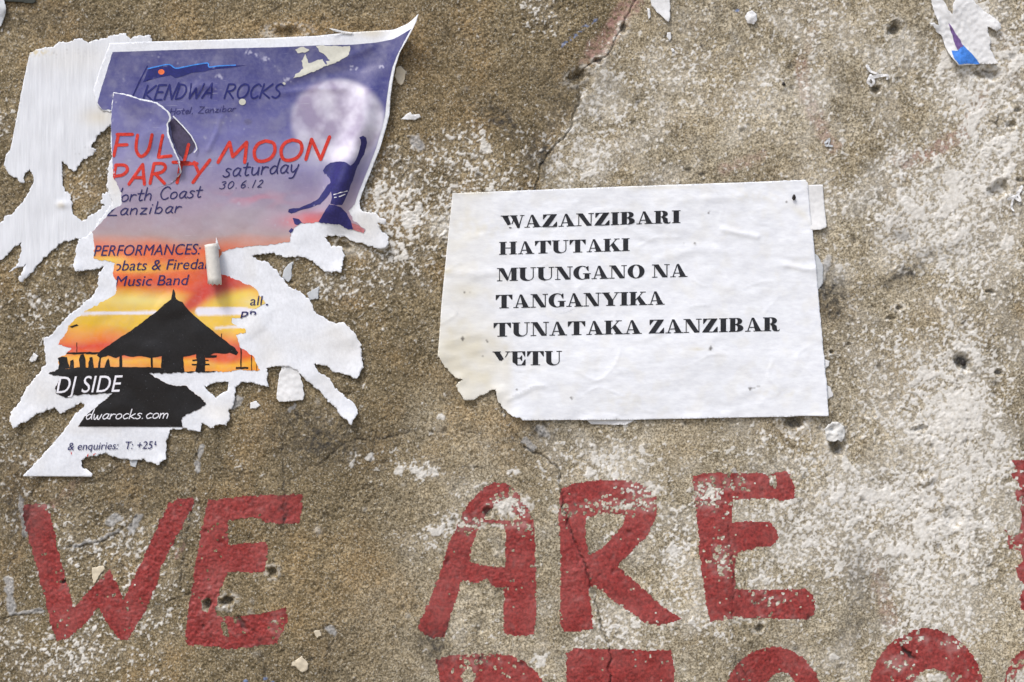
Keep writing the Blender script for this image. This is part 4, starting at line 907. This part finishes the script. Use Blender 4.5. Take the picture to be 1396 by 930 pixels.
# scuffed places where the print has come off
b2 = lambda p: zc(p, 280, 20, 4.65)
sc_ = [[ring(b2([(700,200),(800,205),(920,205),(915,260),(850,300),(780,330),(770,300),(795,295),(760,265),(725,235)]), 1.0, 2.5, 114)],
       [ring(b2([(640,255),(660,310),(740,285),(775,325),(700,365),(640,385),(560,410),(575,385),(620,345),(615,300)]), 1.0, 2.5, 115)],
       [ring(b2([(570,225),(610,210),(665,230),(640,245),(590,250)]), .8, 2.5, 116)], [ell(331.5,140,4.8,4.4,12)], [ell(388,115,2.2,2,10)]]
m_scuff = paper_mat('scuffed_print', (.60, .60, .53), useattr=False)
for g_ in sc_: prt('scuffed_patch', [g_], m_scuff, hp2)
# rolled strip hanging at the middle
def rolled(parent):
    v = []; f = []; nseg = 44; nh = 12; turns = 1.75
    for j in range(nh + 1):
        tt = j / nh; yy = 334 + 50 * tt
        for i in range(nseg + 1):
            a_ = math.radians(-150) + turns * 6.2832 * i / nseg
            r = (10.8 - 4.6 * i / nseg) * (1 + .06 * math.sin(3.1 * tt + i * .4)) + (1.2 * math.sin(i * 1.7) + .8 * math.sin(i * .9)) * (tt > .99) * .3
            bot = (5.0 * math.sin(a_ * .5 + 1) + 1.3 * math.sin(i * 2.3)) * (tt > .99)
            xx = 292.5 + r * math.cos(a_) + (tt - .5) * 4; hh = 15.0 + r * math.sin(a_) * .95
            b0 = h_pbase(np.array([292.]), np.array([360.]))[0]
            v.append(P(xx, yy + bot - (1.5 * math.cos(a_) if j == 0 else 0), b0 + hh - 3.5))
    W_ = nseg + 1
    for j in range(nh):
        for i in range(nseg): f.append((j * W_ + i, (j + 1) * W_ + i, (j + 1) * W_ + i + 1, j * W_ + i + 1))
    return mesh_obj('rolled_strip', v, f, paper_mat('roll_paper', (.66, .645, .60), useattr=False), parent, thick=.00012)
rolled(poster)
sheet('torn_spike', [[ring([(294,340),(295.5,324),(298,331),(301,340)], .3, 3)]], lambda x, y: h_pbase(x, y) + 1.2, m_core, poster, colfn=lambda x, y: np.zeros((len(x), 3)))

# ------------------------------------------------------------------ swahili notice
def h_not(x, y):
    h = surf(x, y) + 2.6 + .42 * perlin(x / 48. + .5 * nz(x, y, 60, 118), y / 13. + 1.4 * nz(x, y, 75, 119), 120) * sstep(-.15, .5, nz(x, y, 90, 121)) + .30 * nz(x, y * 1.6, 22, 122) + .55 * np.maximum(0, 1 - np.abs(nz(x, y * 1.5, 70, 134)) * 20) * sstep(.0, .4, nz(x, y, 60, 135)) + .5 * nz(x, y, 80, 123)
    h += 1.3 * np.exp(-(polydist(x, y, [(985,313),(1005,318),(1032,323)]) / 3.5) ** 2) + 1.0 * np.exp(-(polydist(x, y, [(1070,362),(1095,367),(1114,367)]) / 3) ** 2)
    h += .9 * np.exp(-(polydist(x, y, [(692,545),(712,536),(728,527),(742,527)]) / 3) ** 2) + .8 * np.exp(-(polydist(x, y, [(610,372),(650,374),(690,372)]) / 6) ** 2)
    h += .8 * np.exp(-(polydist(x, y, [(900,355),(950,340),(990,345)]) / 8) ** 2) - .6 * np.exp(-(polydist(x, y, [(1060,352),(1085,357),(1112,356)]) / 4) ** 2)
    h += .7 * np.exp(-(polydist(x, y, [(925,275),(955,272),(1010,268)]) / 6) ** 2)
    h += .5 * sstep(-2, 1, (x - 684) - (y - 440) * .02 + 3 * nz(x, y, 9, 136)) * sstep(470, 490, y) + 1.2 * sstep(560, 572, y) * sstep(-.1, .4, nz(x, y, 60, 137))
    for x0, y0, r, a_ in [(632,543,16,3),(600,484,12,2),(704,572,14,2.5),(1128,566,20,2.5),(680,535,10,2),(628,518,8,2)]: h = h + a_ * blob(x, y, x0, y0, r, r)
    return h
def c_not(x, y):
    st = .34 * blob(x, y, 655, 310, 36, 14, 10) * (.5 + nz(x, y, 9, 124)) + .26 * sstep(700, 620, x) + .34 * sstep(0, 8, (y - 440) * .35 - (x - 682) * 1.0 + 3 * nz(x, y, 9, 136)) * sstep(430, 470, y) * sstep(705, 690, x) + .28 * blob(x, y, 640, 480, 60, 60) * (.6 + .8 * nz(x, y, 16, 125)) + .30 * blob(x, y, 1030, 268, 34, 8) * (.5 + nz(x, y, 7, 126)) + .35 * blob(x, y, 1090, 290, 18, 5, 40) \
        + .3 * blob(x, y, 635, 395, 24, 10) + .25 * blob(x, y, 850, 545, 30, 12) * (.5 + nz(x, y, 7, 127)) + .3 * blob(x, y, 1060, 535, 30, 6) * (.4 + nz(x, y, 7, 128)) + .6 * blob(x, y, 950, 476, 9, 1.5) + .14 * sstep(.0, .7, fbm(x, y, 26, 129, 3)) + .35 * blob(x, y, 646, 263, 30, 3)+ .4 * blob(x, y, 900, 256, 50, 2.5) + .5 * blob(x, y, 610, 370, 6, 4)
    dk = np.zeros_like(x)
    for x0, y0, r in [(968,475.5,2.6),(1072,276,1.2),(947,333,1.4),(932,333,1.1),(779,542,1.6),(705,531,1.2),(631,462,2.2),(664,465,1.4),(966,290,1.4),(658,487,1.2),(633,398,1.2),(1022,530,2),(640,398,1)]: dk = np.maximum(dk, .85 * sstep(.25, .6, blob(x, y, x0, y0, r, r * 1.3)))
    dk = np.maximum(dk, .5 * sstep(1.1, .4, polydist(x, y, [(1022,531),(1035,526)])))
    dk = np.maximum(dk, .22 * sstep(1.3, .4, polydist(x, y, [(697,541),(715,533),(728,527),(742,527)])) )
    return np.stack([np.clip(st, 0, .8), dk, x * 0], -1)
NOT = ring([(617,264,.15),(646.7,262.7,.15),(760,258,.15),(880,253.7,.15),(1000,249.5,.2),(1060,247,.5),(1097.6,245.5,.6),(1100.9,250,.3),(1104,290,.2),(1107,311.7,.2),(1111.6,359,.2),(1117,420,.4),(1120,452,.5),(1123.4,491,.5),(1126.7,527.5,.3),(1128.8,567.3,.15),(1094.4,567,.6),(1064,568.4,.2),(946,570.5,.15),(860,572.5,.15),(713,573,.6),(709,569.5),(700,569),(692,563),(683,553),(678,549),(678,538),(675.7,529.7),(659.6,538),(644.5,544.7),(633.8,545.8),(625,532),(622,525),(630.5,518),(618.7,512.5),(605.8,497.4),(597,484.5,.2),(600.4,441.5,.15),(601.5,420,.15),(609,342,.15)], 1.2, seed=130)
notice = empty('paper_notice', 865, 410, 'white sheet pasted in the middle of the wall with six lines of heavy black capitals', 'notice')
sheet('paper', [[NOT]], h_not, m_notice, notice, colfn=c_not, step=2.5)
hn = lambda x, y: h_not(x, y) + .38
gone = [ring([(668,486),(677,491),(684,491.5),(690,486.5),(697,488),(699,494),(705,499),(690,504),(668,502)], .6, 2.5, 131)]
gone2 = [ring([(684,304),(690,307),(695,309),(700,305),(704,307),(707,314),(684,314)], .3, 2.5, 132), ring([(921,290.5),(924,289),(925.5,292),(922.5,293.5)], .2, 2)]
for txt, a_, cap, hol in [('WAZANZIBARI', (683,311.5,928,304.2), 17.2, []), ('HATUTAKI', (680.5,347.6,859,342.2), 17.4, []), ('MUUNGANO NA', (677.5,383.6,937,377.5), 17.8, []), ('TANGANYIKA', (675.5,420.6,906,415.3), 18.2, []), ('TUNATAKA ZANZIBAR', (672.5,459.2,1064,451.2), 18.8, []), ('YETU', (671.5,498.5,766.5,497.6), 19.2, gone)]:
    hh_ = list(hol)
    if txt == 'WAZANZIBARI': hh_ = [ring([(686,304.5),(692,307.5),(698,305.5),(704,308),(700,310.5),(690,309.5)], .3, 2, 132)]
    sheet('lettering', fat_line(txt, *a_, cap), hn, m_ink, notice, holes=hh_, step=3.2, thick=0)

# ------------------------------------------------------------------ scraps
def scrap(name, pts, label, m, off=1.8, lift=None, jag=.9, cat='paper scrap', group=None, crumple=.5, step=2.2, seed=140):
    r = ring(pts, jag, 2.2, seed)
    def h(x, y):
        v = surf(x, y) + off + .5 + crumple * nz(x, y, 7, seed + 1) + crumple * .6 * nz(x, y, 3.5, seed + 2)
        for (x0, y0, rr, am) in (lift or []): v = v + am * blob(x, y, x0, y0, rr, rr)
        return v
    o = sheet(name, [[r]], h, m, None, step=step, colfn=lambda x, y: np.zeros((len(x), 3)), thick=.00015)
    return tag(o, label, cat, group), h
scrap('paper_tab', [(1085,253,.1),(1121.3,252,.1),(1124,285,.1),(1126.3,309.5,.3),(1118,313.4,.3),(1108.4,314,.3),(1085,312,.1)], 'small white paper tab sticking out behind the upper right corner of the notice', m_plain, 1.25, [(1120,312,14,3.5)], .2, crumple=.25)
scrap('paper_strip', [(795,566),(800.4,573,.3),(806,578.7,.3),(853,579.6,.3),(865,572.7,.3),(866,564)], 'thin strip of white paper showing below the bottom edge of the notice', m_plain, .9, None, .4, crumple=.2)
scrap('paper_residue', [(1105,340),(1116,350),(1122,366),(1121,386),(1116,394),(1108,390)], 'pale grey paper residue along the right edge of the notice', m_greyp, .95, None, .9, crumple=.2)
scrap('paper_residue', [(1120,488),(1130,492),(1131,498),(1124,503)], 'tiny white shred beside the lower right side of the notice', m_plain, .95, None, .9, crumple=.2)
scrap('paper_residue', [(1122,520),(1132,528),(1136,540),(1128,544),(1124,540)], 'small white shred just above the lower right corner of the notice', m_plain, .95, None, .9, crumple=.2)
scrap('paper_scrap', [(386,497),(398,496),(409,508),(413,524),(415.6,539),(413,545.6,.4),(396,547),(381,547.7),(377,543),(379,520)], 'white tongue of paper hanging under the right part of the party poster', m_plain, 1.7, [(396,545,16,2.5)], .8, crumple=.6)
scrap('paper_scrap', [(401,356),(398,366),(398,380),(393,386),(385,378),(387,368),(395,359)], 'bluish grey shred in the gap right of the rolled paper strip', m_greyp, .9, None, .8, crumple=.2)
scrap('paper_scrap', [(435,391),(434,408),(423,409),(418,400),(426,396)], 'bluish grey shred against the upper edge of the big white torn area', m_greyp, .9, None, .8, crumple=.2)
scrap('paper_chip', [(341,548),(350,547),(356,552),(349,557),(341,558)], 'white fleck on the plaster below the triangular hole of the poster', m_plain, .6, None, 1.0, cat='paper chip', crumple=.3)
scrap('paper_chip', [(176,625),(187,627),(185,637),(178,635)], 'pale grey chip under the torn phone number line', m_greyp, .9, None, .6, cat='paper chip', crumple=.3)
scrap('paper_chip', [(40,491),(46,482),(52,485),(49,492),(43,494)], 'small white chip left of the sunset part of the poster', m_plain, .9, None, .6, cat='paper chip', crumple=.5)
scrap('paper_chip', [(28,0),(32,0),(33,4),(29,3)], 'tiny white chip near the upper left corner', m_plain, .9, None, .4, cat='paper chip') if False else None
o, hs = scrap('printed_scrap', [(1264,-14),(1276,-16),(1284,0),(1292,15),(1298,21),(1297,9),(1301,0),(1306,-16),(1322,-8),(1328,4),(1338,14),(1352,24),(1362,34),(1364,41),(1357,44),(1345,38),(1348,52),(1350,68),(1356,84),(1360,88,.2),(1336,88,.2),(1304,91,.3),(1297,82),(1290,70),(1284,52),(1268,36),(1265,32),(1278,35),(1274,22),(1270,8)], 'torn white scrap with a blue and purple printed wedge near the upper right corner', m_plain, 2.2, [(1303,88,16,8),(1266,33,12,4),(1356,36,14,4),(1300,10,14,3),(1360,88,10,3)], .8, crumple=.9, seed=146)
def child_print(name, pts, m, par, hs, off=.4, jag=.4):
    sheet(name, [[ring(pts, jag, 2.5, 150)]], lambda x, y: hs(x, y) + off, m, par, step=2.4, thick=0)
child_print('blue_print', [(1296,70),(1304,70),(1312,62),(1320,70),(1328,78),(1335,87.5),(1318,88),(1304,89.5),(1298,80)], m_scrblue, o, hs)
child_print('plum_print', [(1292,32),(1297,38),(1303,48),(1309,56),(1312,64),(1304,69),(1301,62),(1298,50)], m_scrplum, o, hs)
scrap('paper_scrap', [(882,-14),(915,-14),(912,4),(914,18),(911,32),(905,26),(896,18),(889,8)], 'white pointed scrap hanging at the top edge, right of the long crack', m_plain, 1.6, [(910,28,10,2)], .9, crumple=.4)
scrap('paper_chip', [(882,11),(886,12),(887,24),(884,27)], 'narrow white sliver just left of the pointed white scrap', m_plain, .9, None, .6, cat='paper chip', crumple=.2)
scrap('paper_chip', [(910,45),(914,44),(915,52),(913,57),(909,50)], 'white drop shaped chip under the pointed scrap', m_plain, .9, None, .6, cat='paper chip', crumple=.2)
scrap('paper_chip', [(915,66),(919,66),(920,71),(916,71)], 'lowest tiny white chip under the pointed scrap', m_plain, .9, None, .5, cat='paper chip', crumple=.2)
scrap('paper_chip', [(547,163,.3),(553,157),(560,153),(562,157),(572,156),(574,160),(566,164),(556,164)], 'little white boat shaped chip right of the moon poster', m_plain, 1.2, [(560,156,6,2)], .4, cat='paper chip', crumple=.5)
scrap('plaster_chip', [(541,92),(547,90),(553,98),(552,108),(547,117),(542,114),(538,105)], 'cream chip peeping out behind the right edge of the poster', m_cream, 1.0, None, .7, cat='chip', crumple=.6)
scrap('plaster_chip', [(125,774),(140,771),(143,776),(135,786),(128,797),(126,790)], 'cream triangular chip between the strokes of the painted W', m_cream, .6, None, .7, cat='chip', crumple=.4)
scrap('plaster_chip', [(400,902),(408,896),(412,893),(416,899),(421,904),(418,914),(412,916),(404,908),(398,907)], 'cream flake of plaster below the painted E of the first word', m_cream, 1.2, [(411,904,7,1.5)], .8, cat='chip', crumple=.8)
scrap('plaster_chip', [(428,860),(436,858),(438,866),(432,869)], 'smaller cream flake right of the foot of the first painted E', m_cream, .8, None, .8, cat='chip', crumple=.5)
scrap('curled_sliver', [(450,41,.1),(458,41.5,.1),(470,44,.1),(482,45.5,.1),(480,48,.1),(468,47,.1),(456,44.5,.1)], 'thin white sliver curling above the top edge of the poster', m_plain, 4.0, [(452,42,10,4)], .1, crumple=.2)
scrap('paper_scrap', [(-20,-2),(7,-1),(9,8),(10,16),(6,26),(2,36),(-20,40)], 'pale bluish paper edge cut by the upper left corner of the view', m_greyp, 3.0, [(8,12,10,4)], .6, crumple=.5)
scrap('dark_strip', [(-15,-9,.1),(30,-8,.1),(49,-3,.1),(50,3,.1),(46,6,.1),(30,4,.1),(-15,1,.1)], 'dark narrow strip at the upper left corner of the view', ink('dark_green_strip', (.03, .035, .028), .6), 3.0, None, .2, cat='strip', crumple=.3)
# shreds on old nails
def shred(name, x, y, pts_list, label, m, h0=2.2, wdt=4.5):
    root = empty(name, x, y, label, 'paper shred')
    for pts in pts_list:
        g_ = brush(cr(pts, 4), wdt, .5)
        sheet('strand', g_, lambda X_, Y_: surf(X_, Y_) + h0 + .6 + 1.4 * nz(X_, Y_, 8, 160) + .6 * nz(X_, Y_, 4, 161), m, root, step=2, thick=.0003)
    return root
shred('paper_shred', 1188, 108, [[(1181,91),(1186,98),(1196,102)], [(1190,106),(1200,104),(1209,104),(1208,109)], [(1186,104),(1182,113),(1188,117)], [(1188,106),(1190,114),(1186,118)]], 'curly white paper shred around a nail hole, upper right of the notice', m_plain)
scrap('paper_shred', [(1015,24),(1018,17),(1025,15),(1031,19),(1032,28),(1027,34),(1019,33)], 'small white knob of crumpled paper at the top, right of the middle', m_plain, 2.0, [(1024,25,7,3)], .7, cat='paper shred', crumple=1.2, step=1.8, seed=176)
shred('paper_shred', 1380, 270, [[(1374,272),(1380,270),(1378,282),(1381,288)], [(1381,268),(1390,274),(1386,262)], [(1392,255),(1387,265),(1380,270)]], 'white and lilac shred beside the hole at the right edge', m_plain, 2, 4)
shred('paper_shred', 1128, 195, [[(1124,196),(1130,190),(1128,200)], [(1125,199),(1134,200)]], 'tiny grey shred at the foot of the faded pink stroke', m_greyp, 1.2, 3)
# crumpled paper round a nail hole under the notice corner
scrap('paper_wad', [(1128,579),(1134,575),(1142,575),(1149,580),(1152,588),(1150,596),(1146,603),(1141,599),(1134,602),(1126,600),(1124,592),(1123,585)], 'crumpled grey white paper around a nail hole below the lower right notice corner', paper_mat('wad_paper', (.60, .605, .59), useattr=False), 4.0,
      [(1138,588,12,3.5),(1134,585,4,-5.5),(1142,602,6,3)], .8, cat='paper wad', crumple=1.5, step=1.6, seed=170)
# nails
def nail(x, y, r, ln, label, tilt=(.2, -.3), h0=None):
    root = empty('nail', x, y, label, 'nail')
    b0 = float(surf(np.array([x]), np.array([y]))[0]) + 1.5 if h0 is None else h0
    for nm, r0, r1, a0, a1 in [('shank', r * .5, r * .5, -2, ln), ('head', r, r * .85, ln, ln + 1.6)]:
        v = []; f = []; n = 12
        for j, (h_, rr) in enumerate([(a0, r0), (a0 + (a1 - a0) * .6, (r0 + r1) / 2), (a1, r1)]):
            for i in range(n):
                th = 6.2832 * i / n; v.append(P(x + tilt[0] * h_ + rr * math.cos(th) * (1 + .15 * math.sin(3 * th)), y + tilt[1] * h_ + rr * math.sin(th) * 1.3, b0 + h_))
        for j in range(2):
            for i in range(n): f.append((j * n + i, (j + 1) * n + i, (j + 1) * n + (i + 1) % n, j * n + (i + 1) % n))
        v.append(P(x + tilt[0] * a1, y + tilt[1] * a1, b0 + a1 + .3)); f += [(2 * n + i, len(v) - 1, 2 * n + (i + 1) % n) for i in range(n)]
        mesh_obj(nm, v, f, m_dark, root)
nail(1082, 273, 2.6, 3.5, 'small black nail through the upper right corner of the notice', (-.1, -.9))
nail(1314, 494, 3.4, 1.0, 'rusty bolt end sunk in the hole right of the notice', (.2, .4), float(surf(np.array([1314.]), np.array([494.]))[0]) - 6)
nail(1069, 115, 2.0, 2.0, 'tiny pin head in the bare plaster above the notice', (-.6, .1))
